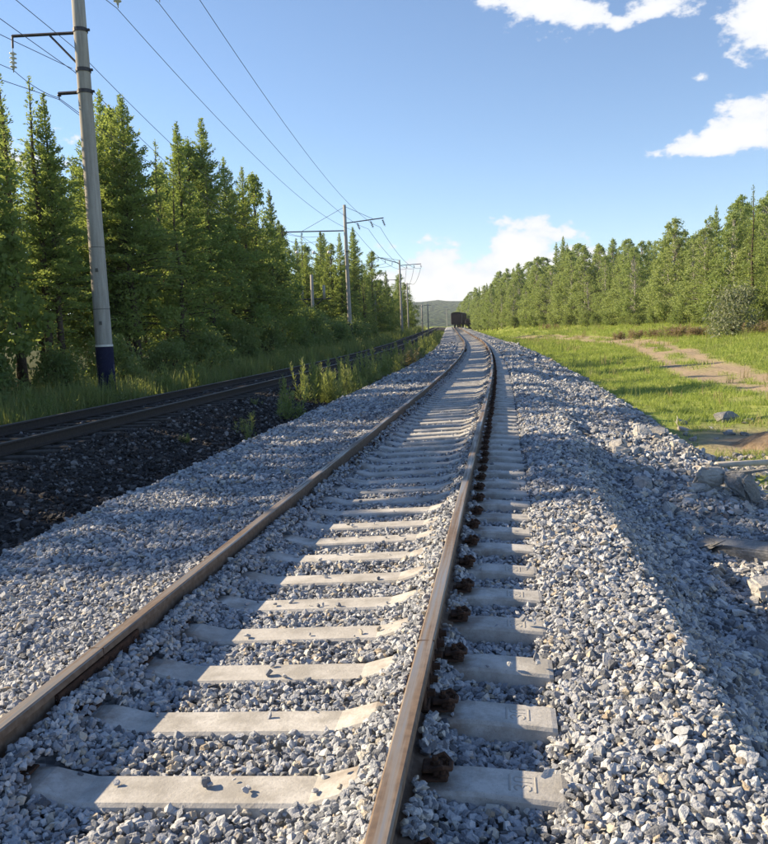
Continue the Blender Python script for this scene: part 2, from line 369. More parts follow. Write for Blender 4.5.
def soil_mask(x, y):
    d = path_dist(x, y); n = noise2(x * .8, y * .5, 11) * .35 + noise2(x * 2.3, y * 2.3, 12) * .25
    ruts = np.maximum(1.15 - np.abs(d - .8) / .6, 1 - np.abs(d - .2) / .4 - .35) + n * .9
    wide = np.clip((26 - y) / 8, 0, 1) * np.clip(1.5 - d / 2.2, 0, 1) + n * .5
    m = np.clip(np.maximum(ruts, wide - .2) * 1.5, 0, 1)
    m = np.maximum(m, np.clip(1.15 - np.hypot((x - 4.6) / 1.5, (y - 16.3) / 2.6) + n, 0, 1))
    m = np.maximum(m, np.clip(1.2 - np.hypot((x - 12.5) / 1.6, (y - 36) / 2.2) + n * 1.5, 0, 1) * .8)
    m = np.maximum(m, np.clip((9.5 - y) / 2.5, 0, 1) * np.clip((6 - x) / 2, 0, 1) * np.clip(x / 2, 0, 1))
    return np.clip(m, 0, 1)
def g_attrs(XW, Y, X):
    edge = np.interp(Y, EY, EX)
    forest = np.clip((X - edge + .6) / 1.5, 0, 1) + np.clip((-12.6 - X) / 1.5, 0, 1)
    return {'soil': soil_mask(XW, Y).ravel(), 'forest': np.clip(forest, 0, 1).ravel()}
def m_ground():
    t = NT('meadow_soil'); p = t.pos(); n1 = t.noise(p, .33, 6, .65); n2 = t.noise(p, 7, 5, .65)
    g = t.mix(t.rng(n1, .35, .65), (.19, .28, .062), (.36, .37, .12)); g = t.mix(t.rng(n2, .35, .75, 0, .45), g, (.12, .135, .045))
    s = t.mix(t.rng(n2, .3, .7), (.41, .335, .24), (.25, .195, .135))
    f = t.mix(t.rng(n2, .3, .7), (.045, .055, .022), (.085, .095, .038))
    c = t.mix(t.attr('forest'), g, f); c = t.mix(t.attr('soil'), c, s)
    return t.pbr(c, .97, normal=t.bump(n2, .7, .06), spec=.1)
M['ground'] = m_ground()
xs = np.concatenate([-np.geomspace(2200, 14, 26), np.arange(-13.5, 26, .42), np.geomspace(27, 2200, 24)])
def g_z(XW, Y, X):
    z = ground(XW, Y)
    under = ((X > -10.35) & (X < 3.25)).astype(float)
    return z - .30 * under
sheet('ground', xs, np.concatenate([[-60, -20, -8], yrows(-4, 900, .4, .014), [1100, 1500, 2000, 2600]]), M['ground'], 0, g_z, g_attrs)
bed = sheet('ballast_bed', np.concatenate([[-4.75], np.arange(-4.62, 3.3, .09), [3.5]]), yrows(-3, 330, .12, .012), M['bed'], -.012, lambda XW, Y, X: ground(XW, Y) - .045 * np.clip((1.5 - np.abs(X - TC)) / .1, 0, 1) - .045 * np.clip((Y - 20) / 8, 0, 1) * np.clip((.33 - np.abs(np.abs(X - TC) - .79)) / .1, 0, 1))
old_bed = sheet('old_ballast_bed', np.arange(-10.9, -4.5, .16), yrows(-3, 330, .2, .014), M['old_bed'], -.012)

# far wooded hills
def m_hill():
    t = NT('far_forest'); p = t.pos(); n = t.noise(p, .02, 6, .7); v = t.vor(p, .09)
    c = t.mix(t.rng(n, .35, .65), (.030, .052, .024), (.065, .090, .038))
    return t.pbr(c, .95, normal=t.bump(v, 1.0, 6), spec=.05)
M['hill'] = m_hill()
def hill_mesh(y0, y1, h, sd):
    xs_ = np.linspace(-2600, 2600, 150); ys_ = np.linspace(y0, y1, 50); X, Y = np.meshgrid(xs_, ys_)
    t = np.clip((Y - y0) / (y1 - y0), 0, 1); prof = np.sin(np.clip(t * 1.25, 0, 1) * math.pi / 2) ** 1.4
    Z = -6 + prof * h * (1 + .22 * noise2(X / 420, Y / 700, sd) + .10 * noise2(X / 150, Y / 200, sd + 1) + .03 * noise2(X / 38, Y / 38, sd + 2)) + 2.5 * noise2(X / 14, Y / 14, sd + 3) * prof
    V = np.stack([X, Y, Z], -1).reshape(-1, 3); nx = 150; i = np.arange(49 * 149); r, c = i // 149, i % 149; a = r * nx + c
    return np_mesh('hill', V, np.stack([a, a + 1, a + nx + 1, a + nx], -1), M['hill'], None, True)
tag(link('hill', hill_mesh(900, 2300, 66, 21)), kind='structure')

# ------------------------------------------------------------------ stones
def hull_mesh(name, seed, n, mat, flat=(1, .8, .62)):
    r = random.Random(seed); bm = bmesh.new()
    for _ in range(n):
        p = Vector((r.gauss(0, 1), r.gauss(0, 1), r.gauss(0, 1))).normalized() * r.uniform(.82, 1.05)
        bm.verts.new((p.x * .5 * flat[0], p.y * .5 * flat[1], p.z * .5 * flat[2]))
    res = bmesh.ops.convex_hull(bm, input=bm.verts)
    junk = {e for e in res['geom_interior'] + res['geom_unused'] if isinstance(e, bmesh.types.BMVert)}
    bmesh.ops.delete(bm, geom=list(junk), context='VERTS')
    me = bpy.data.meshes.new(name); bm.to_mesh(me); bm.free(); me.materials.append(mat); return me
def proto_collection(name, meshes):
    c = bpy.data.collections.new(name)
    for i, me in enumerate(meshes): c.objects.link(bpy.data.objects.new('%s_%02d' % (name, i), me))
    return c
def scatter(name, P, R, Sc, I, coll, parent=None):
    me = bpy.data.meshes.new(name); P = np.asarray(P, np.float32)
    me.vertices.add(len(P)); me.vertices.foreach_set('co', P.ravel())
    me.attributes.new('rot', 'FLOAT_VECTOR', 'POINT').data.foreach_set('vector', np.asarray(R, np.float32).ravel())
    me.attributes.new('scl', 'FLOAT_VECTOR', 'POINT').data.foreach_set('vector', np.asarray(Sc, np.float32).ravel())
    me.attributes.new('idx', 'INT', 'POINT').data.foreach_set('value', np.asarray(I, np.int32))
    me.update()
    ng = bpy.data.node_groups.new(name + '_nodes', 'GeometryNodeTree')
    ng.interface.new_socket('Geometry', in_out='INPUT', socket_type='NodeSocketGeometry'); ng.interface.new_socket('Geometry', in_out='OUTPUT', socket_type='NodeSocketGeometry')
    a = ng.nodes.new('NodeGroupInput'); b = ng.nodes.new('NodeGroupOutput'); ip = ng.nodes.new('GeometryNodeInstanceOnPoints'); ci = ng.nodes.new('GeometryNodeCollectionInfo')
    ci.inputs['Collection'].default_value = coll; ci.inputs['Separate Children'].default_value = True; ci.inputs['Reset Children'].default_value = True
    ip.inputs['Pick Instance'].default_value = True
    def na(n, t):
        q = ng.nodes.new('GeometryNodeInputNamedAttribute'); q.data_type = t; q.inputs['Name'].default_value = n; return q.outputs[0]
    L = ng.links.new
    L(a.outputs[0], ip.inputs['Points']); L(ci.outputs[0], ip.inputs['Instance']); L(na('rot', 'FLOAT_VECTOR'), ip.inputs['Rotation'])
    L(na('scl', 'FLOAT_VECTOR'), ip.inputs['Scale']); L(na('idx', 'INT'), ip.inputs['Instance Index']); L(ip.outputs[0], b.inputs[0])
    o = link(name, me, parent); m = o.modifiers.new('scatter', 'NODES'); m.node_group = ng
    return tag(o, kind='stuff')

SL0, SLP, NSL = 2.23, 0.514, 300       # first sleeper, pitch, count
rng = np.random.default_rng(7)
def band_points(bands, x0, x1):
    out = []
    for y0, y1, per, size in bands:
        n = int((y1 - y0) * (x1 - x0) * per)
        xr = rng.uniform(x0, x1, n); y = rng.uniform(y0, y1, n); s = size * np.exp(rng.normal(0, .36, n))
        out.append(np.stack([xr, y, np.clip(s, size * .45, size * 2.3)], -1))
    return np.concatenate(out)
st = band_points([(1.55, 5, 2900, .031), (5, 9, 1750, .035), (9, 15, 800, .045), (15, 26, 400, .056), (26, 45, 150, .080), (45, 80, 50, .115)], -4.55, 3.1)
nr = np.concatenate([band_points([(1.55, 6.5, 1500, .034)], TC + a, TC + b) for a, b in ((-.8, -.45), (.45, .8), (.84, 1.1))] + [band_points([(24, 52, 170, .050)], TC - 1.4, TC + 1.4)])
st = np.concatenate([st, nr])
intrack = np.abs(st[:, 0] - TC) < 1.42
st = st[~(intrack & ((st[:, 1] > 52) | ((st[:, 1] > 9) & (rng.random(len(st)) < .25))))]; intrack = np.abs(st[:, 0] - TC) < 1.42
st[:, 2] = np.where(intrack, np.minimum(st[:, 2], .052), st[:, 2])
d = st[:, 0] - TC; ph = (st[:, 1] - SL0 + SLP / 2) % SLP - SLP / 2
on_sl = (np.abs(d) < 1.30) & (np.abs(ph) < .096)
# a few stones lie on the sleepers; ballast laps over their outer ends
ad = np.abs(d); heap = (ad > .62) & (ad < .80) & (rng.random(len(st)) < np.clip((ad - .62) / .05, 0, 1))      # stones heaped over the inner seats
keep = ~on_sl | (rng.random(len(st)) < .010) | heap | ((d > 1.29) & (rng.random(len(st)) < .5)) | ((d < -1.0) & (rng.random(len(st)) < .8))
on_rail = np.abs(np.abs(d) - .797) < .036
keep &= ~on_rail
far = st[:, 1] > 6
keep &= ~((st[:, 0] > 1.35) & (rng.random(len(st)) < .15))
st = st[keep]; on_sl = on_sl[keep] & ~heap[keep]; heap = heap[keep]
x = st[:, 0] + shift(st[:, 1]); z = ground(x, st[:, 1]) + st[:, 2] * rng.uniform(-.12, .32, len(st))
z = np.where(on_sl, np.where(np.abs(st[:, 0] - TC) < .55, -.228, -.185) + CANT * (st[:, 0] - TC) + rise(st[:, 1]) + st[:, 2] * .22, z)
# right-hand rubble has coarser stone
coarse = (st[:, 0] > 1.2) & (rng.random(len(st)) < .10); st[coarse, 2] *= 1.7
z = np.where(heap, z + .004, z); z = np.where((np.abs(st[:, 0] - TC) < 1.42), z - .018 * np.clip((st[:, 1] - 7) / 4, 0, 1), z)
P = np.stack([x, st[:, 1], z], -1); R = rng.uniform(0, 6.283, (len(P), 3)); R[:, :2] = rng.normal(0, .5, (len(P), 2))
Sc = st[:, 2:3] * rng.uniform(.8, 1.25, (len(P), 3)); I = rng.integers(0, 14, len(P))
stone_meshes = [hull_mesh('stone', 100 + i, 11 + i % 5, M['stone'], (1.1, .85 + .03 * (i % 4), .62 + .05 * (i % 3))) for i in range(14)]
cs = proto_collection('ballast_stone_shapes', stone_meshes)
# the 300 that show largest are single stones, the rest one mass
dist = np.hypot(P[:, 0], P[:, 1]); inview = (P[:, 0] > -1.9 - .1 * P[:, 1]) & (P[:, 0] < .35 + .28 * P[:, 1]) & (P[:, 1] > 2.15)
score = np.where(inview, Sc[:, 0] / dist, 0); big = np.argsort(-score)[:300]
rest = np.ones(len(P), bool); rest[big] = False
scatter('ballast_stones', P[rest], R[rest], Sc[rest], I[rest], cs, bed)
for k in big: link('stone', stone_meshes[I[k]], bed, P[k], R[k], Sc[k])
# old sooty ballast
so = band_points([(3, 12, 330, .055), (12, 22, 260, .062), (22, 45, 90, .085), (45, 80, 30, .12)], -10.1, -4.5)
dd = so[:, 0] - LTC; so = so[(np.abs(np.abs(dd) - .797) > .09) & ~((np.abs(dd) < 1.3) & (np.abs((so[:, 1] + .27) % .54 - .27) < .11))]
x = so[:, 0] + shift(so[:, 1]); Po = np.stack([x, so[:, 1], ground(x, so[:, 1]) + so[:, 2] * rng.uniform(-.1, .3, len(so))], -1)
old_meshes = [hull_mesh('old_stone', 300 + i, 11 + i % 4, M['old_stone']) for i in range(8)]
Ro = rng.uniform(0, 6.283, (len(Po), 3)); Ro[:, :2] = rng.normal(0, .5, (len(Po), 2))
scatter('old_ballast_stones', Po, Ro, so[:, 2:3] * rng.uniform(.8, 1.25, (len(Po), 3)), rng.integers(0, 8, len(Po)), proto_collection('old_stone_shapes', old_meshes), old_bed)

# ------------------------------------------------------------------ tracks
RAILP = [(-.029, 0), (.029, 0), (.0365, -.007), (.0372, -.036), (.011, -.047), (.009, -.14), (.020, -.155), (.075, -.169), (.075, -.18), (-.075, -.18), (-.075, -.169), (-.020, -.155), (-.009, -.14), (-.011, -.047), (-.0372, -.036), (-.0365, -.007)]
def rail(name, off, zoff, cant, mats, parent, y1=300):
    ys_ = yrows(-2.5, y1, .5, .02); vs, fs, mi = [], [], []
    n = len(RAILP)
    for y in ys_:
        cx = float(shift(y)); cz = float(rise(y)) + zoff; a = dshift(y)
        for px, pz in RAILP:
            q = off[1] + px; zz = cz + pz + cant * q
            vs.append((cx + off[0] + q, y - a * q, zz))
    for i in range(len(ys_) - 1):
        for k in range(n):
            fs.append((i * n + k, i * n + (k + 1) % n, (i + 1) * n + (k + 1) % n, (i + 1) * n + k)); mi.append(1 if k in (0, 1, n - 1) else 0)
    fs.append(tuple(range(n))); mi.append(0)
    b = MB(); b.v, b.f, b.m = vs, [f[::-1] for f in fs], mi
    return b.build(name, mats, parent)
track = empty('railway_track', (TC, 0, -.3)); tag(track, 'newly laid railway track on pale concrete sleepers, curving away to the train', 'railway track')
inv = Matrix.Translation((-TC, 0, .3))
def fix(o): o.matrix_parent_inverse = inv; return o
rails = [fix(rail('rail', (TC, s * .797), 0, CANT, [M['rail'], M['rail_top']], track)) for s in (-1, 1)]
tag(rails[0], 'left brown rail, its joint plate near the camera'); tag(rails[1], 'right brown rail with a shiny running surface')
# joint: plates and bolts on both rails
for s, ro in ((-1, rails[0]), (1, rails[1])):
    for side in (-1, 1):
        b = MB(); X = TC + s * .797 + side * .021; zc = CANT * s * .797
        yj = 3.55
        b.box((X - .011, yj - .40, -.135 + zc), (X + .011, yj + .40, -.052 + zc), 0, None, .006)
        b.box((X + side * .004 - .02, yj - .40, -.152 + zc), (X + side * .004 + .02, yj + .40, -.128 + zc), 0, None, .006)
        for k in range(6):
            y = yj - .33 + k * .132
            b.lathe([(0, .036), (.017, .036), (.017, .010), (.024, .010), (.024, 0)], 6, 0, Matrix.Translation((X + side * .008, y, -.093 + zc)) @ Matrix.Rotation(side * math.pi / 2, 4, 'Y'))
        b.build('fishplate', M['rust'], ro)
    b = MB(); X = TC + s * .797; zc = CANT * s * .797
    b.box((X - .0375, 3.547, -.05 + zc), (X + .0375, 3.553, .0006 + zc)); b.build('joint_gap', M['rust'], ro)
def sleeper_mesh():
    secs = [(-1.35, -.232), (-1.33, -.226), (-1.02, -.190), (-.60, -.188), (-.44, -.232), (.44, -.232), (.60, -.188), (1.02, -.190), (1.33, -.226), (1.35, -.232)]
    b = MB(); vs = []
    for i, (x, zt) in enumerate(secs):
        k = .93 if i in (0, len(secs) - 1) else 1
        seat = .5 < abs(x) < 1.1
        tw = (.082 if seat else .090) * k
        vs += [(x, -.142 * k, -.44), (x, -(tw + .012), zt - .012), (x, -tw, zt), (x, tw, zt), (x, tw + .012, zt - .012), (x, .142 * k, -.44)]
    fs = []
    for i in range(len(secs) - 1):
        for k in range(5): fs.append((i * 6 + k, (i + 1) * 6 + k, (i + 1) * 6 + k + 1, i * 6 + k + 1))
    fs.append(tuple(range(6))); fs.append(tuple(len(vs) - 1 - k for k in range(6)))
    return b.add(vs, [f[::-1] for f in fs]).mesh('sleeper', M['sleeper'])
def fastening_mesh():
    b = MB()
    b.box((-.165, -.075, -.190), (.165, .075, -.174), 0, None, .006)
    b.box((-.13, -.05, -.172), (-.06, .05, -.150), 0, None, .006)
    b.lathe([(0, .03), (.013, .03), (.013, .016), (.022, .016), (.022, 0)], 7, 0, Matrix.Translation((-.108, 0, -.152)))
    for s in (1,):
        b.box((s * .118 - .014, -.06, -.175), (s * .118 + .014, .06, -.142), 0, None, .006)
        b.box((s * .088 - .042, -.055, -.160), (s * .088 + .042, .055, -.140), 0, Matrix.Translation((s * .012, 0, 0)), .007)
        for q in (-1, 1):
            b.lathe([(0, .036), (.014, .036), (.017, .032), (.017, .016), (.028, .012), (.028, 0)], 7, 0, Matrix.Translation((s * .142, q * .046, -.174)))
        b.lathe([(0, .055), (.013, .055), (.013, .036), (.022, .036), (.022, .018), (.030, .018), (.030, 0)], 7, 0, Matrix.Translation((s * .112, 0, -.160)))
        b.tube([(s * .10, -.05, -.145), (s * .145, -.062, -.128), (s * .175, -.03, -.150), (s * .175, .03, -.150), (s * .145, .062, -.128), (s * .10, .05, -.145)], .012, 6)
    return b.mesh('fastening', M['rust'])
def mark_mesh():
    """raised letters between two bars, their tops toward the rail (local x = out along the sleeper)"""
    b = MB()
    def bar(p, q, w=.0045):
        b.tube([(p[0], p[1], 0), (q[0], q[1], 0)], w, 6)
    def poly(pts, w=.0042):
        b.tube([(p[0], p[1], 0) for p in pts], w, 6)
    # letter height runs along +x (top at x=0), reading direction +y
    H_ = .058
    poly([(H_, .010), (.006, .010), (0, .016), (0, .034), (.006, .040), (H_, .040)])             # П
    z3 = [(.010, -.044), (.002, -.036), (.001, -.022), (.010, -.012), (.022, -.014), (.027, -.026), (.032, -.012), (.046, -.009), (.056, -.020), (.056, -.036), (.048, -.045)]
    poly(z3)                                                                                     # З
    bar((-.016, -.05), (-.016, .05)); bar((H_ + .016, -.05), (H_ + .016, .05))
    return b.mesh('cast_letters', M['mark'])
sm, fm, lm = sleeper_mesh(), fastening_mesh(), mark_mesh()
srnd = random.Random(3)
for k in range(NSL):
    y = SL0 + k * SLP; x = TC + float(shift(y))
    o = link('sleeper', sm, track, (x + srnd.uniform(-.012, .012), y + srnd.uniform(-.012, .012), float(rise(y)) + srnd.uniform(-.003, .003)), (0, -math.atan(CANT), math.atan(dshift(y)) + srnd.uniform(-.008, .008)))
    o.matrix_parent_inverse = inv
    if k < 110:
        for s in (-1, 1): link('fastening', fm, o, (s * .797, 0, -.022), (0, 0, 0 if s > 0 else math.pi), (.86, .78, .80))
    if k in (0, 1, 2, 4, 5, 6):
        link('cast_letters', lm, o, (1.165, 0, -.2075), (0, .117, 0), (1, 1, .7))
b = MB(); y = SL0 + NSL * SLP
while y < 300:
    c = float(shift(y)) + TC
    b.box((c - 1.35, y - .10, -.40 + float(rise(y))), (c + 1.35, y + .10, -.20 + float(rise(y)))); y += SLP
fix(tag(b.build('far_sleepers', M['sleeper'], track), kind='stuff'))

old_track = empty('railway_track', (LTC, 0, -.3)); tag(old_track, 'old sooty black railway track beside the left forest', 'railway track')
inv2 = Matrix.Translation((-LTC, 0, .3))
for s in (-1, 1):
    o = rail('rail', (LTC, s * .797), 0.0, 0, [M['old_rail'], M['old_rail_top']], old_track); o.matrix_parent_inverse = inv2
b = MB(); b.box((-1.37, -.11, -.36), (1.37, .11, -.19), 0, None, .012); osm = b.mesh('sleeper', M['old_sleeper'])
for k in range(150):
    y = 5 + k * .54; x = LTC + float(shift(y))
    o = link('sleeper', osm, old_track, (x + srnd.uniform(-.03, .03), y, float(rise(y))), (0, 0, math.atan(dshift(y)) + srnd.uniform(-.02, .02))); o.matrix_parent_inverse = inv2

# ------------------------------------------------------------------ plants
def leaf_mesh(name, C, A, B, shade, mat):
    C, A, B = (np.asarray(q, float) for q in (C, A, B)); n = len(C)
    V = np.stack([C - A, C + B, C + A, C - B], 1).reshape(-1, 3)
    return np_mesh(name, V, np.arange(4 * n).reshape(-1, 4), mat, {'shade': np.repeat(np.clip(shade, 0, 1), 4)})
def unit(v): return v / np.maximum(np.linalg.norm(v, axis=-1, keepdims=True), 1e-6)
def larch(seed, mat, rad=1.9, h=10.0, nb=150, dens=88, bare=.10, tuft=.078):
    g = np.random.default_rng(seed); tr = MB()
    bend = [(0, 0, -.4)] + [(g.normal(0, .05), g.normal(0, .05), h * q) for q in (.25, .5, .75)] + [(0, 0, h * .995)]
    tr.tube(bend, [h * .0145, h * .0115, h * .0085, h * .005, .008], 7)
    Cs, As, Bs, Sh = [], [], [], []
    for i in range(nb):
        t = bare + (1 - bare) * (i + g.random()) / nb; az = i * 2.39996 + g.normal(0, .35)
        L = (rad * (1 - t) ** .85 * g.uniform(.5, 1.22) + .06) * (1 - .45 * np.clip((.25 - t) / .25, 0, 1))
        tilt = g.normal(.10 + .75 * t ** 2, .10); dr = np.array([math.cos(az) * math.cos(tilt), math.sin(az) * math.cos(tilt), math.sin(tilt)])
        side = np.array([-math.sin(az), math.cos(az), 0]); o = np.array([0, 0, t * h])
        sag = .22 * L * L / max(rad, .1)
        if L > .5:
            tr.tube([o, o + dr * L * .5 + [0, 0, -sag * .25], o + dr * L * .95 + [0, 0, -sag]], [.018 * L, .010 * L, .003], 3, caps=False)
        keep = .35 if t < bare + .10 else 1
        n = max(5, int(dens * 1.45 * L * keep * g.uniform(.6, 1.3)))
        s = g.random(n) ** .8; w = g.normal(0, .13 * L + .03, n) * (1.1 - s * .6)
        c = o + dr * (s * L)[:, None] + side * w[:, None]; c[:, 2] += -sag * s ** 2 - np.abs(w) * .15 + g.normal(0, .045, n)
        a = unit(dr + side * np.sign(w)[:, None] * .7 + g.normal(0, .5, (n, 3))); bb = unit(np.cross(a, g.normal(0, 1, (n, 3))))
        sz = tuft * g.uniform(.6, 1.35, n) * (1.08 - .42 * t)
        Cs.append(c); As.append(a * sz[:, None]); Bs.append(bb * (sz * .34)[:, None]); Sh.append(np.full(n, g.uniform(.1, .75)) + g.normal(0, .22, n) + .15 * s)
    return tr.mesh('trunk', M['bark'], True), leaf_mesh('crown', np.concatenate(Cs), np.concatenate(As), np.concatenate(Bs), np.concatenate(Sh), mat)
def broadleaf(seed, mat, bark, rad=1.7, h=10.0, nc=170, per=62, low=.10, leaf=.075, pw=.6):
    g = np.random.default_rng(seed); tr = MB()
    tr.tube([(0, 0, -.4), (g.normal(0, .08), g.normal(0, .08), h * .35), (g.normal(0, .12), g.normal(0, .12), h * .7), (0, 0, h * .97)], [h * .012, h * .009, h * .005, .01], 7)
    Cs, As, Bs, Sh = [], [], [], []
    for i in range(nc):
        t = low + (1 - low) * g.random() ** 1.12; az = g.uniform(0, 6.283)
        env = rad * 1.25 * min(1, (t - low) / .16 + .25) ** .6 * (1 - t) ** pw + .10
        r = env * g.uniform(.25, 1.08) ** .6 * (1 + .26 * float(noise2(az * 1.3 + seed, t * 6 + seed * .3, seed % 7)))
        c0 = np.array([math.cos(az) * r, math.sin(az) * r, t * h]); z0 = max(.05, t - .10 - .02 * r)
        if i % 2 == 0: tr.tube([(0, 0, z0 * h), (c0[0] * .5, c0[1] * .5, (z0 * .45 + t * .55) * h), tuple(c0)], [.03, .018, .004], 3, caps=False)
        n = int(per * g.uniform(.5, 1.4) * (1.12 - .88 * t)) + 6; sp = g.uniform(.12, .28) * (1 - .5 * t)
        c = c0 + g.normal(0, 1, (n, 3)) * [sp, sp, sp * .85]
        a = unit(g.normal(0, 1, (n, 3))); bb = unit(np.cross(a, g.normal(0, 1, (n, 3)))); sz = leaf * g.uniform(.55, 1.25, n)
        Cs.append(c); As.append(a * sz[:, None]); Bs.append(bb * (sz * .62)[:, None]); Sh.append(np.full(n, g.uniform(.05, .8)) + g.normal(0, .2, n))
    # fine leading shoot
    n = 90; s = g.random(n); c = np.stack([g.normal(0, .05 + .12 * (1 - s)), g.normal(0, .05 + .12 * (1 - s)), h * (.92 + .10 * s)], -1)
    a = unit(g.normal(0, 1, (n, 3))); bb = unit(np.cross(a, g.normal(0, 1, (n, 3))))
    Cs.append(c); As.append(a * leaf * .7); Bs.append(bb * leaf * .42); Sh.append(g.uniform(.2, .8, n))
    return tr.mesh('trunk', bark, True), leaf_mesh('crown', np.concatenate(Cs), np.concatenate(As), np.concatenate(Bs), np.concatenate(Sh), mat)
def bush_mesh(seed, mat, nc=60, per=80, leaf=.036, flat=1.0):
    """about 1 m wide and 1 m tall, scaled when planted"""
    g = np.random.default_rng(seed); tr = MB(); Cs, As, Bs, Sh = [], [], [], []
    for i in range(nc):
        az = g.uniform(0, 6.283); t = g.random() ** .7; r = .55 * g.random() ** .5 * (1 - .55 * t ** 2)
        c0 = np.array([math.cos(az) * r, math.sin(az) * r, .08 + .88 * t])
        if i % 3 == 0: tr.tube([(c0[0] * .1, c0[1] * .1, -.05), (c0[0] * .55, c0[1] * .55, c0[2] * .6), tuple(c0)], [.016, .010, .003], 3, caps=False)
        n = int(per * g.uniform(.6, 1.3)); sp = g.uniform(.05, .12)
        c = c0 + g.normal(0, 1, (n, 3)) * sp; c[:, 2] = np.maximum(c[:, 2], .01)
        a = unit(g.normal(0, 1, (n, 3)) + [0, 0, .6]); bb = unit(np.cross(a, g.normal(0, 1, (n, 3)))); sz = leaf * g.uniform(.5, 1.3, n)
        Cs.append(c); As.append(a * sz[:, None]); Bs.append(bb * (sz * .42)[:, None]); Sh.append(np.full(n, g.uniform(.05, .85)) + g.normal(0, .2, n))
    return tr.mesh('stem', M['bark'], True), leaf_mesh('foliage', np.concatenate(Cs), np.concatenate(As), np.concatenate(Bs), np.concatenate(Sh), mat)
def weed_mesh(seed, mat, ns=11, tall=1.0, spread=.28, tip=True):
    g = np.random.default_rng(seed); tr = MB(); Cs, As, Bs, Sh = [], [], [], []
    for i in range(ns):
        b0 = np.array([g.normal(0, spread * .45), g.normal(0, spread * .45), -.03]); hh = tall * g.uniform(.5, 1.05); lean = np.array([g.normal(0, .13), g.normal(0, .13), 1.0])
        top = b0 + lean * hh; tr.tube([b0, b0 + lean * hh * .5, top], [.006, .005, .002], 3, caps=False)
        n = int(46 * hh / .8); s = g.uniform(.08, 1, n); az = g.uniform(0, 6.283, n); ln = (.10 * (1 - .65 * s) + .025) * g.uniform(.6, 1.3, n)
        a = unit(np.stack([np.cos(az), np.sin(az), g.uniform(.1, .9, n) + s * .6], -1)); bb = unit(np.cross(a, [0, 0, 1.0]) + g.normal(0, .25, (n, 3)))
        Cs.append(b0 + lean * (s * hh)[:, None] + a * ln[:, None] * .9); As.append(a * ln[:, None]); Bs.append(bb * (ln * .2)[:, None]); Sh.append(np.full(n, g.uniform(.1, .7)) + .3 * s + g.normal(0, .12, n))
    return tr.mesh('stem', mat, True), leaf_mesh('foliage', np.concatenate(Cs), np.concatenate(As), np.concatenate(Bs), np.concatenate(Sh), mat)

LARCH = [larch(11 + i, M['larch'], 2.15 + .2 * i, 10, 165 + 8 * i, 88, (.14, .30, .22, .34, .18)[i]) for i in range(5)]
DARK = [larch(31 + i, M['larch_dark'], 2.0, 10, 165, 80, .06, .095) for i in range(2)]
SPARSE = [larch(41 + i, M['larch'], 1.7, 10, 92, 50, .16) for i in range(2)]
BIRCH = [broadleaf(51 + i, M['birch'], M['birch_bark'], 1.85 + .16 * i, 10, 230, 100, .06 + .04 * (i % 3), .08, (.72, .5, .6, .8, .55)[i]) for i in range(5)]
RLARCH = [larch(61 + i, M['birch'], 1.95 + .12 * i, 10, 145, 72, .08, .10) for i in range(3)]
BROAD = [broadleaf(71 + i, M['larch'], M['bark'], 2.2 + .2 * i, 10, 240, 150, .10, .062, .85) for i in range(3)]
SHADE = [broadleaf(75 + i, M['larch'], M['bark'], 2.2 + .2 * i, 10, 230, 130, .10, .10, .34) for i in range(3)]
def plant(name, pair, parts, x, y, h, label, cat, group, sx=None, ref=10.0, sink=0.0):
    k = h / ref; w = k if sx is None else sx
    o = empty(name, (x, y, gz(x, y) - sink), prnd.uniform(0, 6.283)); o.scale = (w, w, k)
    for nm, me in zip(parts, pair): link(nm, me, o)
    return tag(o, label, cat, group)
prnd = random.Random(17)
LOS = [(-14.25, 76, 26, 2.3), (-17.6, 143, 60, 2.2), (-19.2, 82, 22, 1.6), (-20.1, 82, 20, 1.5), (-17.9, 82, 20, 1.5), (-19.5, 170, 30, 1.6), (-18.6, 190, 40, 1.6), (-18.7, 206, 40, 1.6), (-11.5, 22.5, 22, 2.2), (-19.1, 76, 16, 1.3), (-17.5, 76, 16, 1.3), (-16.0, 76, 16, 1.3)]
def clear(x, y):
    for tx, ty, ln, w in LOS:
        if ty - ln < y < ty + 1.5 and abs(x - tx * y / ty) < w + .35: return False
    return True
LF = [(-14.7, 17.8, 8.5), (-14.4, 20.5, 8.9), (-14.4, 23.0, 8.8), (-14.2, 23.5, 9.6), (-14.5, 24.8, 9.2), (-14.2, 25.0, 8.7), (-16.0, 32.5, 10.8), (-15.2, 31.8, 9.9), (-14.2, 30.5, 10.0), (-14.9, 35.2, 9.0), (-14.3, 36.2, 9.8), (-16.1, 42.2, 10.4), (-15.4, 42.5, 11.4), (-16.0, 47.5, 10.5), (-15.4, 49.0, 10.3), (-15.4, 51.2, 10.2), (-16.9, 60.0, 10.7), (-16.7, 65.2, 12.0), (-16.9, 72.0, 10.9), (-15.7, 74.2, 11.7), (-16.7, 85.2, 10.4), (-19.4, 108.2, 13.4), (-19.0, 120.8, 11.5), (-23.2, 164.8, 11.9), (-23.7, 188.0, 11.6)]
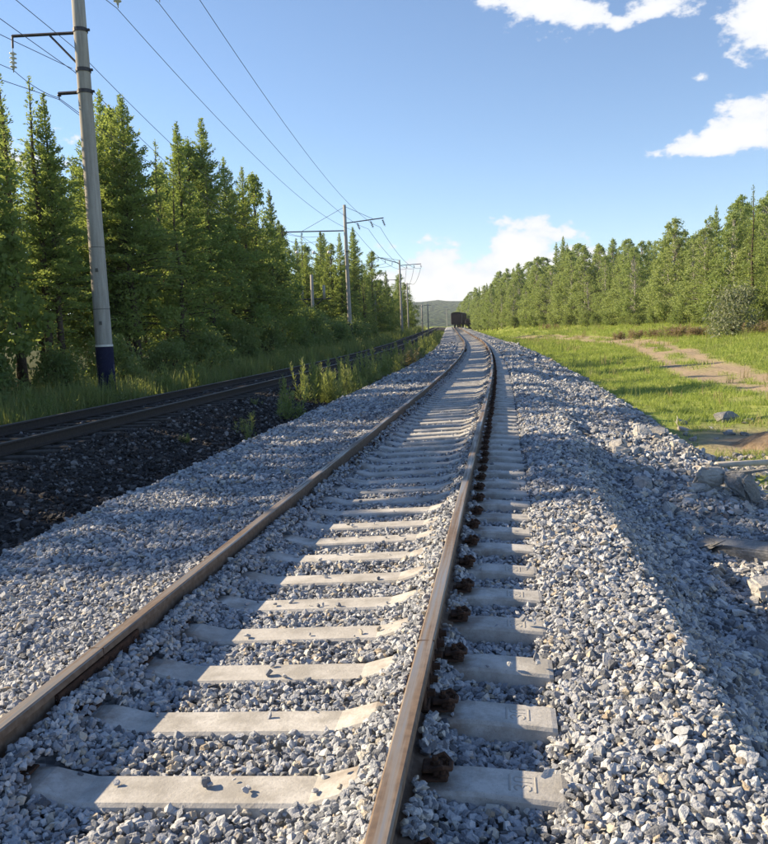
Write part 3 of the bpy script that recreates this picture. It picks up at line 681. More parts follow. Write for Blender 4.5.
LB = [(-14.9, 16.3, 7.8), (-16.1, 19.4, 8.5), (-15.9, 22.5, 8.8), (-16.0, 25.3, 9.3), (-14.7, 28.3, 7.9), (-15.4, 30.3, 9.8), (-13.3, 33.0, 8.0), (-15.0, 36.3, 8.3), (-15.4, 38.3, 8.9), (-15.0, 41.6, 10.2), (-15.8, 44.0, 10.2), (-15.9, 47.6, 8.4), (-16.5, 51.5, 9.7), (-16.7, 54.6, 9.5), (-16.6, 58.7, 8.9), (-15.2, 61.0, 7.8), (-17.1, 63.6, 11.1), (-17.2, 67.1, 11.4), (-14.5, 70.5, 8.3), (-15.6, 73.7, 10.4), (-17.3, 77.5, 9.7), (-18.0, 82.3, 10.5), (-17.9, 86.3, 10.6), (-15.5, 91.5, 9.3), (-16.0, 95.9, 8.9), (-19.2, 100.3, 10.3), (-17.7, 104.9, 7.6), (-18.7, 107.8, 7.9), (-18.7, 112.2, 9.3), (-18.6, 118.1, 10.4), (-19.8, 123.5, 9.1), (-19.6, 127.1, 9.1), (-19.3, 130.3, 9.4), (-21.6, 135.9, 7.7), (-20.4, 141.8, 6.0), (-19.9, 145.8, 7.0), (-19.5, 149.8, 6.6), (-20.1, 154.4, 7.0), (-22.7, 160.1, 5.2), (-23.4, 164.5, 4.5), (-20.8, 168.6, 3.6), (-24.1, 174.4, 10.8), (-23.2, 178.8, 6.0), (-23.8, 186.3, 9.6), (-24.9, 192.4, 10.5), (-23.5, 198.5, 12.3), (-23.9, 204.3, 7.0), (-23.7, 209.9, 13.1), (-24.5, 217.1, 7.1), (-19.3, 16.6, 8.4), (-19.0, 19.4, 8.8), (-17.1, 21.3, 9.3), (-19.1, 23.2, 9.9), (-18.4, 26.1, 10.3), (-16.6, 29.0, 8.6), (-19.6, 33.0, 9.9), (-18.0, 36.9, 10.5), (-16.9, 40.1, 10.0), (-18.2, 43.7, 10.5), (-17.7, 47.6, 12.1), (-18.7, 51.5, 11.5), (-20.1, 55.3, 12.0), (-17.6, 58.5, 10.3), (-18.3, 63.0, 9.4), (-20.7, 67.8, 10.9), (-18.9, 71.9, 11.5), (-20.6, 74.6, 11.0), (-21.1, 77.7, 12.3), (-19.9, 81.7, 12.2), (-20.8, 86.7, 9.8), (-19.0, 89.4, 10.7), (-19.3, 95.2, 8.5), (-21.6, 98.4, 13.5), (-22.4, 103.8, 14), (-22.9, 107.2, 11.0), (-22.5, 113.5, 9.5), (-22.3, 118.3, 12.0), (-23.6, 123.7, 12.9), (-24.1, 128.9, 12.6), (-25.1, 135.7, 14), (-25.4, 142.3, 14), (-24.1, 149.2, 12.1), (-25.4, 153.0, 12.7), (-23.6, 160.0, 6.7), (-24.2, 167.6, 5.7), (-24.6, 175.5, 10.8), (-27.3, 180.9, 9.4), (-27.4, 187.2, 6.8), (-28.2, 193.2, 11.4), (-27.4, 199.7, 7.8), (-29.1, 206.2, 10.0), (-29.6, 212.2, 8.8), (-28.2, 217.6, 6.6), (-22.1, 16.2, 8.2), (-22.2, 19.0, 8.8), (-21.8, 22.9, 10.4), (-23.1, 26.2, 11.8), (-22.7, 29.6, 11.3), (-21.5, 32.4, 11.3), (-22.0, 34.8, 12.7), (-24.1, 38.4, 14), (-24.3, 43.0, 11.7), (-24.2, 45.8, 11.4), (-22.6, 50.8, 11.5), (-23.2, 55.7, 13.5), (-23.8, 60.2, 13.6), (-23.9, 63.8, 14), (-22.6, 68.3, 12.2), (-23.3, 71.0, 14), (-22.9, 75.3, 11.7), (-23.6, 81.0, 13.0), (-24.8, 84.4, 12.2), (-25.5, 88.2, 12.0), (-24.9, 92.4, 13.7), (-27.1, 98.8, 14), (-25.5, 104.8, 14), (-27.2, 108.6, 14), (-27.6, 115.4, 14), (-27.4, 121.6, 13.1), (-26.2, 129.2, 11.6), (-29.4, 134.9, 14), (-28.5, 140.4, 12.8), (-28.7, 148.5, 11.1), (-30.7, 156.8, 14), (-29.1, 165.1, 11.1), (-30.2, 170.2, 11.9), (-30.2, 177.2, 10.5), (-32.5, 182.5, 13.4), (-32.5, 190.0, 12.5), (-33.2, 196.1, 14), (-32.6, 201.0, 11.4), (-31.3, 208.2, 14), (-34.3, 214.1, 13.3), (-33.0, 220.3, 11.6), (-26.9, 17.4, 8.7), (-28.4, 26.3, 12.0), (-29.4, 33.8, 13.4), (-28.8, 42.7, 14), (-27.4, 49.4, 12.7), (-29.6, 55.7, 14), (-29.7, 65.4, 13.2), (-31.0, 74.0, 14), (-29.6, 85.2, 14), (-30.6, 94.7, 14), (-32.2, 108.6, 14), (-32.7, 121.2, 14), (-32.1, 133.1, 14), (-35.6, 146.8, 14), (-34.2, 160.8, 14), (-34.6, 174.4, 12.1), (-37.7, 189.6, 14), (-38.4, 204.1, 14)]
RF = [(19.5, 50.6, 8.3), (19.8, 53.7, 8.6), (19.2, 56.3, 8.4), (19.0, 59.5, 8.7), (18.9, 62.7, 8.6), (18.3, 65.7, 9.3), (17.7, 67.8, 8.3), (16.6, 71.1, 7.7), (17.1, 74.3, 7.9), (16.9, 77.6, 7.7), (16.1, 81.6, 9.2), (16.0, 84.3, 9.1), (15.4, 88.5, 8.0), (13.8, 91.0, 7.6), (14.1, 94.4, 8.4), (13.4, 98.4, 8.5), (14.1, 101.0, 8.8), (12.8, 104.1, 9.0), (12.7, 107.2, 9.1), (11.0, 111.9, 9.5), (11.0, 115.8, 11.4), (9.5, 119.3, 11.0), (7.9, 123.0, 11.8), (8.2, 127.7, 11.4), (7.3, 130.5, 9.9), (5.9, 133.9, 10.1), (5.6, 136.8, 10.6), (5.2, 139.7, 10.8), (3.8, 144.6, 10.4), (1.8, 148.4, 8.8), (1.3, 154.1, 9.5), (-0.4, 158.6, 8.5), (-1.3, 162.3, 8.3), (-0.3, 166.1, 8.9), (-2.4, 169.7, 8.4), (-1.9, 173.2, 8.9), (-2.6, 178.9, 8.9), (-3.6, 184.7, 9.4), (-3.8, 190.6, 7.5), (-4.6, 194.2, 9.3), (-4.5, 199.1, 10.1), (-4.1, 204.0, 8.0), (-5.7, 209.7, 8.7), (-6.5, 213.8, 7.2), (-6.7, 218.3, 7.1), (-7.0, 222.4, 9.9), (-6.8, 229.4, 10.6), (-6.7, 233.4, 11.3), (-7.6, 239.9, 8.6), (-8.5, 245.7, 9.2), (-9.4, 252.2, 7.5), (-9.4, 257.2, 5.9)]
RB = [(22.7, 50.7, 8.3), (22.8, 52.5, 8.3), (22.2, 55.6, 8.4), (21.5, 59.1, 9.4), (20.9, 61.6, 9.4), (20.7, 63.6, 9.3), (21.3, 65.5, 9.1), (20.1, 68.8, 9.2), (21.1, 71.2, 9.4), (20.1, 74.2, 9.3), (20.6, 76.7, 10.6), (19.1, 78.9, 10.2), (18.5, 82.7, 8.1), (18.4, 85.4, 8.0), (17.8, 88.7, 8.8), (17.0, 91.2, 8.7), (17.7, 95.3, 9.1), (17.4, 99.7, 9.3), (16.4, 102.4, 9.5), (15.4, 106.4, 10.2), (14.6, 109.2, 9.5), (14.4, 113.3, 11.0), (13.2, 117.6, 10.7), (13.4, 120.6, 11.1), (11.0, 124.3, 11.6), (10.5, 128.1, 11.8), (9.9, 131.6, 12.5), (9.5, 134.6, 13.9), (8.7, 138.0, 13.3), (7.1, 141.5, 9.7), (5.3, 147.0, 9.8), (4.6, 152.2, 10.9), (2.9, 155.5, 11.5), (3.3, 158.6, 10.2), (3.2, 161.7, 9.1), (1.8, 166.0, 9.2), (2.0, 171.0, 11.7), (0.9, 176.4, 12.1), (0.3, 179.7, 11.5), (1.1, 183.8, 11.5), (-0.7, 187.7, 12.3), (-1.2, 197.4, 12.8), (-2.1, 208.5, 11.6), (-2.8, 221.0, 12.1), (-4.4, 232.3, 11.7), (-4.7, 243.3, 9.6), (-5.5, 258.9, 10.1), (24.5, 62.1, 9.5), (24.6, 64.5, 8.9), (24.3, 67.2, 10.1), (24.0, 70.3, 10.6), (24.1, 72.4, 9.7), (22.7, 75.1, 10.5), (23.0, 78.4, 9.4), (22.5, 81.8, 10.6), (22.6, 85.8, 11.2), (20.8, 88.3, 10.3), (21.7, 92.3, 9.6), (20.6, 96.2, 8.6), (20.7, 99.4, 10.0), (18.7, 101.9, 8.7), (19.6, 106.0, 9.0), (18.3, 109.0, 10.1), (16.6, 113.5, 9.9), (16.7, 117.5, 11.2), (15.2, 120.3, 11.4), (13.9, 124.1, 9.5), (14.1, 127.9, 11.3), (11.9, 132.8, 10.1), (11.8, 136.1, 11.7), (10.7, 140.7, 12.3), (10.0, 143.6, 12.6), (8.1, 148.1, 10.3), (7.2, 151.2, 12.0), (6.0, 156.9, 9.3), (6.0, 160.0, 11.3), (5.8, 164.8, 9.6), (5.3, 169.4, 12.7), (4.1, 172.7, 10.7), (3.2, 178.2, 11.8), (3.3, 183.1, 12.7), (2.4, 187.2, 13.0), (2.3, 193.3, 9.9), (2.1, 200.9, 9.1), (0.2, 213.1, 10.3), (-1.2, 225.7, 11.5), (-1.8, 239.0, 11.7), (-1.4, 250.8, 13.6), (27.9, 63.0, 10.0), (27.8, 65.8, 10.7), (26.8, 69.1, 11.1), (26.0, 73.0, 10.0), (26.2, 76.5, 10.7)]

def nth(k):
    w = ('first', 'second', 'third', 'fourth', 'fifth', 'sixth', 'seventh', 'eighth', 'ninth', 'tenth', 'eleventh', 'twelfth')
    return w[k] if k < 12 else '%d%s' % (k + 1, 'th' if 10 < (k + 1) % 100 < 14 else {1: 'st', 2: 'nd', 3: 'rd'}.get((k + 1) % 10, 'th'))
gl = 'trees of the left forest'; gr_ = 'trees of the right forest'
def tree(pair, x, y, h, label, group, sx=None): return plant('larch_tree' if pair in LARCH + DARK + SPARSE + RLARCH else 'birch_tree' if pair in BIRCH else 'leafy_tree', pair, ('trunk', 'crown'), x, y, h - gz(x, y), label, 'tree', group, sx)
for i, (x, y, h) in enumerate(LF):
    if not clear(x, y): continue
    pr_ = (BROAD[i % 3] if i % 4 == 3 and i > 6 else (LARCH + SPARSE)[(i * 3) % 7]) if i < 16 else (LARCH + BROAD + DARK)[(i * 3) % 10]
    h = h * (1.06 if i < 9 else 1.12)
    tree(pr_, x, y, h, ('larch with a pointed top, ' if pr_ in LARCH + SPARSE else 'bushy dark tree, ') + nth(i) + ' in the left front row counted from the left edge', gl, (h + .3) / 10 * prnd.uniform(.9, 1.15))
for i, (x, y, h) in enumerate(LB):
    if not clear(x, y) or (y < 60 and x - float(shift(y)) < -17 and i % 3 == 0) or (y < 60 and x - float(shift(y)) > -17 and i % 3 == 1): continue
    r = prnd.random(); pr_ = prnd.choice(LARCH) if r < .5 else prnd.choice(BROAD) if r < .72 else prnd.choice(DARK) if r < .78 else prnd.choice(SPARSE)
    tree(pr_, x, y, h, 'green tree deeper in the left forest, behind the front row', gl, max(.75, h / 10) * prnd.uniform(.9, 1.2))
# trees that stand left of the picture; their shadows lie across the tracks
for x, y, h, q, sx in ((-17.5, -5.0, 8.0, 1, 1.0), (-15.4, 8.6, 6.6, 2, .8), (-14.2, 10.8, 8.1, 1, .85), (-15.0, 12.3, 8.6, 2, .9), (-14.0, 13.4, 8.0, 0, .85), (-14.6, 20.0, 10.0, 0, .9)):
    tree(SHADE[q], x, y, h, 'tree left of the picture whose shadow crosses the tracks', gl, sx)
tree(BROAD[1], -25.6, 206, 15.2, 'rounded lone tree past the third pole, at the end of the left forest', None, 1.9)
for i, (x, y, h) in enumerate(RF):
    pr_ = (BIRCH + RLARCH)[(i * 3 + i // 5) % 8]
    h *= prnd.choice((.66, .8, .92, .98, 1.04))
    tree(pr_, x, y, h + 1.2, 'light green tree, ' + nth(i) + ' in the right front row counted from the right edge', gr_, max(.9, h / 9) * prnd.uniform(.75, 1.2))
for i, (x, y, h) in enumerate(RB):
    tree(prnd.choice(BIRCH + RLARCH), x, y, h + 1.2, 'green tree deeper in the right forest', gr_, max(.9, h / 9) * prnd.uniform(.75, 1.15))
for k, (x, y, h) in enumerate(((-9.0, 268, 12.5), (-10.6, 276, 11.5), (-12.0, 284, 10.8), (-13.4, 292, 10.0), (-14.8, 300, 9.2), (-8.0, 282, 13.5), (-11.4, 296, 11.0), (-16.4, 306, 8.0))):
    tree((BIRCH + RLARCH)[k], x, y, h + 1.5, 'green tree closing the right forest behind the train, ' + nth(k) + ' from the right', gr_, 1.3)
tree(SPARSE[0], 17.6, 57.5, 11.3, 'tallest thin topped larch at the right edge of the right forest', None, .9)
tree(SPARSE[1], 16.9, 60.0, 10.3, 'thin larch second tallest near the right edge, beside the tallest', None, .85)

BUSH = [bush_mesh(81 + i, M['bush']) for i in range(4)]; GBUSH = [bush_mesh(91, M['grey_bush'])]
WEED = [weed_mesh(101 + i, M['weed'], 7 + i, 1.0, .30 + .03 * i) for i in range(5)]
TWEED = [weed_mesh(121, M['tan_weed'], 10, 1.0, .3)]; FWEED = [weed_mesh(122 + i, M['fireweed'], 16, 1.0, .45) for i in range(2)]
for k in range(38):
    y = 12 + k * 2.6 + prnd.uniform(-.8, .8); x = float(shift(y)) - 12.6 - abs(prnd.gauss(0, 1.1)); h = prnd.uniform(1.1, 2.6) * (1.3 if 60 < y < 90 else 1)
    plant('willow_bush', BUSH[k % 4], ('stem', 'foliage'), x, y, h, 'dark green bush, ' + nth(k) + ' along the foot of the left forest from the camera', 'bush', 'bushes at the foot of the left forest', h * prnd.uniform(.9, 1.35), 1.0)
for k in range(30):
    y = 44 + k * 3.6 + prnd.uniform(-1, 1); x = float(shift(y)) + float(np.interp(y, EY, EX)) - 1.0 + prnd.uniform(-.7, .7); h = prnd.uniform(.9, 2.0)
    plant('willow_bush', BUSH[k % 4], ('stem', 'foliage'), x, y, h, 'low green bush, ' + nth(k) + ' along the right forest edge from the right', 'bush', 'bushes along the right forest edge', h * prnd.uniform(.9, 1.4), 1.0)
plant('willow_bush', GBUSH[0], ('stem', 'foliage'), 14.6, 55.5, 3.4, 'grey leaved willow bush at the right forest edge, near the picture edge', 'bush', None, 3.2, 1.0, .5)
for k, (x, y) in enumerate(((11.6, 66), (12.4, 64.5), (12.9, 63), (13.3, 61.8), (10.6, 68.5), (9.6, 71), (13.7, 60), (7.2, 118), (6.0, 121), (15.6, 52.5), (16.2, 51))):
    plant('fireweed', FWEED[k % 2], ('stem', 'foliage'), x, y, prnd.uniform(.7, 1.0), 'pinkish seeding fireweed patch at the foot of the right forest', 'weed', 'fireweed at the right forest edge', prnd.uniform(1.8, 2.6), 1.0)
# weeds between the two tracks and along the old track
NAMED = [((-5.05, 15.3, .42, .55), 'low bushy weed on the dark ballast, leftmost between the tracks'), ((-4.75, 14.6, .34, .3), 'small thin weed beside the edge of the pale ballast, nearest the camera'),
         ((-5.15, 18.6, .95, .55), 'slender pale green weed standing alone on the dark ballast'), ((-4.75, 17.9, .72, .80), 'broad leafy weed at the edge of the pale ballast')]
for k, ((x, y, h, w), lab) in enumerate(NAMED): plant('weed', WEED[k], ('stem', 'foliage'), x, y, h, lab, 'weed', None, w, 1.0)
for k in range(72):
    q = k / 71; y = 22 + 110 * q ** 1.6; x = float(shift(y)) - 5.05 + prnd.uniform(-.55, .45); h = prnd.uniform(.6, 1.2) * (1.25 if k % 5 == 0 else 1)
    plant('weed', WEED[k % 5], ('stem', 'foliage'), x, y, h, 'tall pale green weed, ' + nth(k) + ' along the strip between the tracks from the camera', 'weed', 'weeds between the tracks', prnd.uniform(.6, 1.0), 1.0)
for k in range(5):
    y = 43 + k * 1.3; x = float(shift(y)) - 4.7 + prnd.uniform(-.3, .3)
    plant('weed', TWEED[0], ('stem', 'foliage'), x, y, .95, 'dry tan weed at the end of the strip between the tracks', 'weed', 'dry weeds between the tracks', 1.2, 1.0)
for k in range(70):
    y = 11.5 + k * .95 + prnd.uniform(-.5, .5); x = float(shift(y)) - 10.35 - abs(prnd.gauss(0, .9)); h = prnd.uniform(.55, 1.25)
    plant('weed', WEED[(k * 2) % 5], ('stem', 'foliage'), x, y, h, 'tall weed, ' + nth(k) + ' along the verge behind the old track from the left', 'weed', 'weeds behind the old track', prnd.uniform(.7, 1.2), 1.0)
plant('weed', WEED[1], ('stem', 'foliage'), -6.2, 19.7, .17, 'tiny yellow green sprout on the dark ballast near the old track', 'weed', None, .35, 1.0)
plant('weed', WEED[3], ('stem', 'foliage'), -5.55, 13.6, .16, 'tiny green sprout low on the dark ballast, nearest the left edge', 'weed', None, .35, 1.0)

# grass
def tuft_mesh(seed, mat, n=16, h=.30, r=.16):
    g = np.random.default_rng(seed); Cs = []; V = []; F = []; Sh = []
    for i in range(n):
        p = np.array([g.normal(0, r * .5), g.normal(0, r * .5), -.02]); az = g.uniform(0, 6.283); d = np.array([math.cos(az), math.sin(az), 0]); s = np.array([-d[1], d[0], 0]) * .007
        hh = h * g.uniform(.5, 1.15); o = hh * g.uniform(.15, .6); m = p + d * o * .35 + [0, 0, hh * .6]; tp = p + d * o + [0, 0, hh]
        b = len(V); V += [p - s, p + s, m + s * .8, m - s * .8, tp + s * .15, tp - s * .15]; F += [(b, b + 1, b + 2, b + 3), (b + 3, b + 2, b + 4, b + 5)]; q = g.uniform(0, 1); Sh += [q] * 6
    return np_mesh('tuft', V, F, mat, {'shade': Sh})
def grass(name, mat, x0, x1, bands, hs, keepf, label, edge_rel=False):
    out = []
    for y0, y1, per, size in bands:
        w = (x1 - x0); n = int((y1 - y0) * w * per); xr = rng.uniform(x0, x1, n); y = rng.uniform(y0, y1, n); out.append(np.stack([xr, y, np.full(n, size)], -1))
    q = np.concatenate(out); x = q[:, 0] + shift(q[:, 1]); k = keepf(x, q[:, 1], q[:, 0]); q, x = q[k], x[k]
    P = np.stack([x, q[:, 1], ground(x, q[:, 1])], -1); n = len(P)
    Sc = q[:, 2:3] * np.stack([rng.uniform(.8, 1.3, n)] * 2 + [rng.uniform(.5, 1.4, n) * hs], -1)
    R = np.stack([rng.normal(0, .1, n), rng.normal(0, .1, n), rng.uniform(0, 6.28, n)], -1)
    o = scatter(name, P, R, Sc, rng.integers(0, 5, n), proto_collection(name + '_tufts', [tuft_mesh(200 + i, mat) for i in range(5)]))
    return tag(o, label, 'grass')
def keep_field(x, y, xr):
    edge = np.interp(y, EY, EX); cover = noise2(x * .5, y * .35, 31) * .5 + .8
    return (xr < edge + 1) & (rng.random(len(x)) > soil_mask(x, y) * 1.15) & (rng.random(len(x)) < cover + np.clip(y / 60, 0, .4)) & ((xr > 4.2) | (rng.random(len(x)) < (xr - 3.1)))
grass('meadow_grass', M['grass'], 3.2, 22, [(9, 18, 22, .75), (18, 34, 17, 1.0), (34, 60, 10, 1.35), (60, 110, 4.0, 1.9), (110, 200, 1.2, 2.8)], .48, keep_field, 'bright green meadow grass right of the gravel bank')
grass('verge_grass', M['verge_grass'], -14.5, -10.2, [(7, 30, 26, 1.6), (30, 60, 12, 2.0), (60, 120, 4, 2.6), (120, 240, 2, 3.2)], 1.25, lambda x, y, xr: rng.random(len(x)) < np.clip((-10.0 - xr) / .8, 0, 1), 'rough grass on the verge behind the old track')
grass('strip_grass', M['weed'], -5.9, -4.6, [(21.5, 45, 10, .9), (45, 90, 6, 1.1), (90, 200, 3, 1.5)], .8, lambda x, y, xr: noise2(x * .8, y * .5, 33) > -.25, 'grass and ground weeds in the strip between the tracks')

grass('meadow_weeds', M['weed'], 3.6, 21, [(10, 30, .9, 1.2), (30, 60, .5, 1.6), (60, 120, .3, 2.2)], 1.2, lambda x, y, xr: (noise2(x * .3, y * .22, 51) > .15) & (rng.random(len(x)) > soil_mask(x, y)) & (xr < np.interp(y, EY, EX) + .5), 'taller pale weeds standing in clumps in the meadow')
grass('dry_grass', M['tan_weed'], 4, 21, [(12, 40, .4, 1.0), (40, 110, .25, 1.6)], 1.1, lambda x, y, xr: (noise2(x * .4, y * .3, 52) > .25) & (xr < np.interp(y, EY, EX) + .8), 'dry straw coloured grass scattered through the meadow')

# ------------------------------------------------------------------ rocks and rubble on the right
def rock(name, seed, loc, size, rot, label, cat='rock', group=None, n=16, mat='rubble', sub=True):
    r = random.Random(seed); bm = bmesh.new()
    for _ in range(n):
        p = Vector((r.uniform(-1, 1), r.uniform(-1, 1), r.uniform(-1, 1))); p = p / max(abs(p.x), abs(p.y), abs(p.z)) ** .75
        bm.verts.new(p * .5)
    res = bmesh.ops.convex_hull(bm, input=bm.verts)
    bmesh.ops.delete(bm, geom=list({e for e in res['geom_interior'] + res['geom_unused'] if isinstance(e, bmesh.types.BMVert)}), context='VERTS')
    if sub:
        bmesh.ops.bevel(bm, geom=bm.edges[:], offset=.06, segments=2, affect='EDGES')
        bmesh.ops.triangulate(bm, faces=bm.faces[:]); bmesh.ops.subdivide_edges(bm, edges=[e for e in bm.edges if e.calc_length() > .12], cuts=2, use_grid_fill=True)
        for v in bm.verts:
            c = v.co * 5; v.co += v.co.normalized() * (.022 * float(noise2(c.x + c.z * .7, c.y - c.z * .5, seed % 17)) + .014 * float(noise2(c.x * 3 + c.z * 2, c.y * 3 - c.z, 5)))
    for v in bm.verts: v.co = Vector((v.co.x * size[0], v.co.y * size[1], v.co.z * size[2]))
    me = bpy.data.meshes.new(name); bm.to_mesh(me); bm.free(); me.materials.append(M[mat])
    o = link(name, me, None, loc, rot); return tag(o, label, cat, group)
def on(x, y, dz): return (x, y, gz(x, y) + dz)
rock('boulder', 501, on(2.33, 10.1, .14), (.40, .38, .34), (.1, .2, .4), 'rounded grey boulder, left of the pair beside the gravel bank', 'rock')
rock('boulder', 507, on(2.70, 9.95, .14), (.36, .36, .40), (.2, -.25, .2), 'blocky pale boulder, right of the pair beside the gravel bank', 'rock')
rock('stone_slab', 512, on(1.98, 6.15, .07), (.52, .32, .20), (.05, .12, .25), 'flat pale block at the right edge of the picture, below the broken beam', 'rock')
rock('rock', 513, on(2.44, 14.0, .07), (.55, .30, .20), (.1, .1, -.5), 'long pale rock lying on top of the gravel bank', 'rock')
rock('rock', 514, on(2.18, 13.7, .06), (.28, .26, .20), (.3, .1, .5), 'small grey rock next to the long pale rock on the bank', 'rock')
rock('rock', 515, on(1.75, 9.0, .05), (.22, .2, .18), (.3, .4, .5), 'small white rock at the foot of the shaded gravel slope', 'rock')
rock('rock', 516, on(2.55, 27.5, .12), (.34, .30, .30), (.1, .2, .4), 'dark rock standing alone at the far edge of the gravel bank', 'rock')
for k in range(46):
    y = prnd.uniform(4.6, 13.5); x = prnd.uniform(1.55, 2.2 + .16 * y) ; s = prnd.uniform(.09, .24)
    rock('rock', 540 + k, on(x, y, s * .16), (s * 1.25, s, s * .7), (prnd.uniform(-.3, .3), prnd.uniform(-.3, .3), prnd.uniform(0, 6)), 'loose pale rock among the rubble right of the gravel bank', 'rock', 'loose rocks in the rubble')
for k in range(26):
    y = prnd.uniform(13, 20); x = prnd.uniform(3.5, 5.6); s = prnd.uniform(.08, .26)
    rock('rock', 620 + k, on(x, y, s * .12), (s * 1.3, s, s * .6), (prnd.uniform(-.3, .3), prnd.uniform(-.3, .3), prnd.uniform(0, 6)), 'pale stone on the dug earth below the dirt track', 'rock', 'stones on the dug earth')
rock('rock', 680, on(5.0, 19.4, .10), (.75, .35, .30), (.1, .1, .5), 'largest whitish stone on the dug earth, near the grass', 'rock')
# broken concrete beam, fallen pole
p0, p1_ = Vector((1.62, 7.75, gz(1.62, 7.75) + .08)), Vector((2.75, 6.95, gz(2.75, 6.95) + .02))
bo = rock('concrete_beam', 733, (p0 + p1_) / 2, ((p1_ - p0).length, .26, .22), (.12, -.04, math.atan2(p1_.y - p0.y, p1_.x - p0.x)), 'long broken block lying in the rubble at the right edge', 'beam', None, 26)
rub = band_points([(4.5, 9, 130, .075), (9, 14.5, 90, .085)], 1.7, 4.4)
xq = rub[:, 0] + shift(rub[:, 1]); Pq = np.stack([xq, rub[:, 1], ground(xq, rub[:, 1]) + rub[:, 2] * .15], -1)
Rq = rng.uniform(0, 6.283, (len(Pq), 3)); Rq[:, :2] = rng.normal(0, .5, (len(Pq), 2))
tag(scatter('rubble_stones', Pq, Rq, rub[:, 2:3] * rng.uniform(.7, 1.3, (len(Pq), 3)), rng.integers(0, 6, len(Pq)), proto_collection('rubble_shapes', [hull_mesh('rubble', 400 + k, 13, M['rubble']) for k in range(6)])), 'tan and grey rubble at the foot of the gravel bank', 'rubble')
b = MB(); q0 = Vector(on(2.95, 12.1, .06)); q1 = Vector(on(4.6, 13.3, .10))
b.tube([q0, q0.lerp(q1, .5) + Vector((0, 0, .02)), q1], [.042, .046, .05], 9)
tag(b.build('fallen_pole', m_plain('bleached_timber', (.40, .37, .33), (.55, .52, .48), 6, .9), smooth=True), 'pale bleached pole lying on the grass beside the boulders', 'pole')
b = MB(); w0 = Vector(on(2.0, 7.9, .1))
b.tube([w0, w0 + Vector((.3, -.15, .05)), w0 + Vector((.7, -.5, .01)), w0 + Vector((1.0, -.75, .04))], [.012, .014, .011, .006], 5)
b.tube([w0 + Vector((.3, -.15, .05)), w0 + Vector((.35, -.45, -.02))], [.008, .004], 5)
tag(b.build('branch', M['bark']), 'thin dry branch lying across the broken beam', 'branch')
# dug earth heap
def mound():
    n = 26; vs = []; 
    for j in range(n):
        for i in range(n):
            u, v = i / (n - 1) * 2 - 1, j / (n - 1) * 2 - 1; x, y = 5.0 + u * 1.25, 15.9 + v * 1.5; r = min(1, math.hypot(u, v))
            h = .26 * (math.cos(r * math.pi) * .5 + .5) * (1 + .5 * float(noise2(x * 2, y * 2, 41)) + .3 * float(noise2(x * 5, y * 5, 42))) + .06 * float(noise2(x * 8, y * 8, 43)) * (1 - r)
            vs.append((x, y, gz(x, y) - .05 + h))
    i = np.arange((n - 1) ** 2); r, c = i // (n - 1), i % (n - 1); a = r * n + c
    t = NT('dug_earth'); p = t.pos(); nn = t.noise(p, 9, 5, .65)
    return np_mesh('earth_heap', vs, np.stack([a, a + 1, a + n + 1, a + n], -1), t.pbr(t.mix(t.rng(nn, .3, .7), (.21, .15, .095), (.36, .275, .19)), .97, normal=t.bump(nn, .8, .05), spec=.1), None, True)
tag(link('earth_heap', mound()), 'low heap of brown dug earth beside the dirt track', 'earth heap')

# ------------------------------------------------------------------ poles, arms, insulators
def insulator(name, loc, parent, mat, n=4, r=.085, pitch=.13, tilt=0.0, top_rod=.12):
    b = MB(); prof = [(0, 0), (.012, 0), (.012, -top_rod)]
    z = -top_rod
    for k in range(n):
        prof += [(.03, z), (.045, z - .02), (r, z - .05), (r, z - .062), (.035, z - .068), (.03, z - pitch)]; z -= pitch
    prof += [(.014, z), (.014, z - .08), (0, z - .08)]
    b.lathe(prof, 10); o = b.build(name, M[mat], parent, True, loc=loc, rot=(0, tilt, 0)); return o, z - .08
def shaft(root, h, r0, r1, lean):
    b = MB(); pts = [(lean * h * q, 0, h * q) for q in (0, .25, .5, .75, 1)]
    b.tube([(0, 0, -.6)] + pts[0:], [r0] + [r0 + (r1 - r0) * q for q in (0, .25, .5, .75, 1)], 20); return b.build('shaft', M['pole'], root, True)
def collar(root, x, z, r, hh=.10, mat='dark_steel'):
    b = MB(); b.lathe([(r, -hh / 2), (r + .022, -hh / 2), (r + .022, hh / 2), (r, hh / 2)], 16, 0, Matrix.Translation((x, 0, z)))
    b.box((x + r, -.03, z - .03), (x + r + .09, .03, z + .03)); return b.build('clamp', M[mat], root)
def painted(root, r, h):
    b = MB(); b.lathe([(r + .006, -.3), (r + .004, h)], 20); b.build('painted_base', M['pole_blue'], root, True)
    b = MB(); b.lathe([(r + .005, h + .003), (r + .005, h + .06)], 20); b.build('painted_band', M['white_paint'], root, True)
def bar(root, name, a, c, w=.05, mat='dark_steel'):
    b = MB(); a, c = Vector(a), Vector(c); b.tube([a, c], w, 4); return b.build(name, M[mat], root)

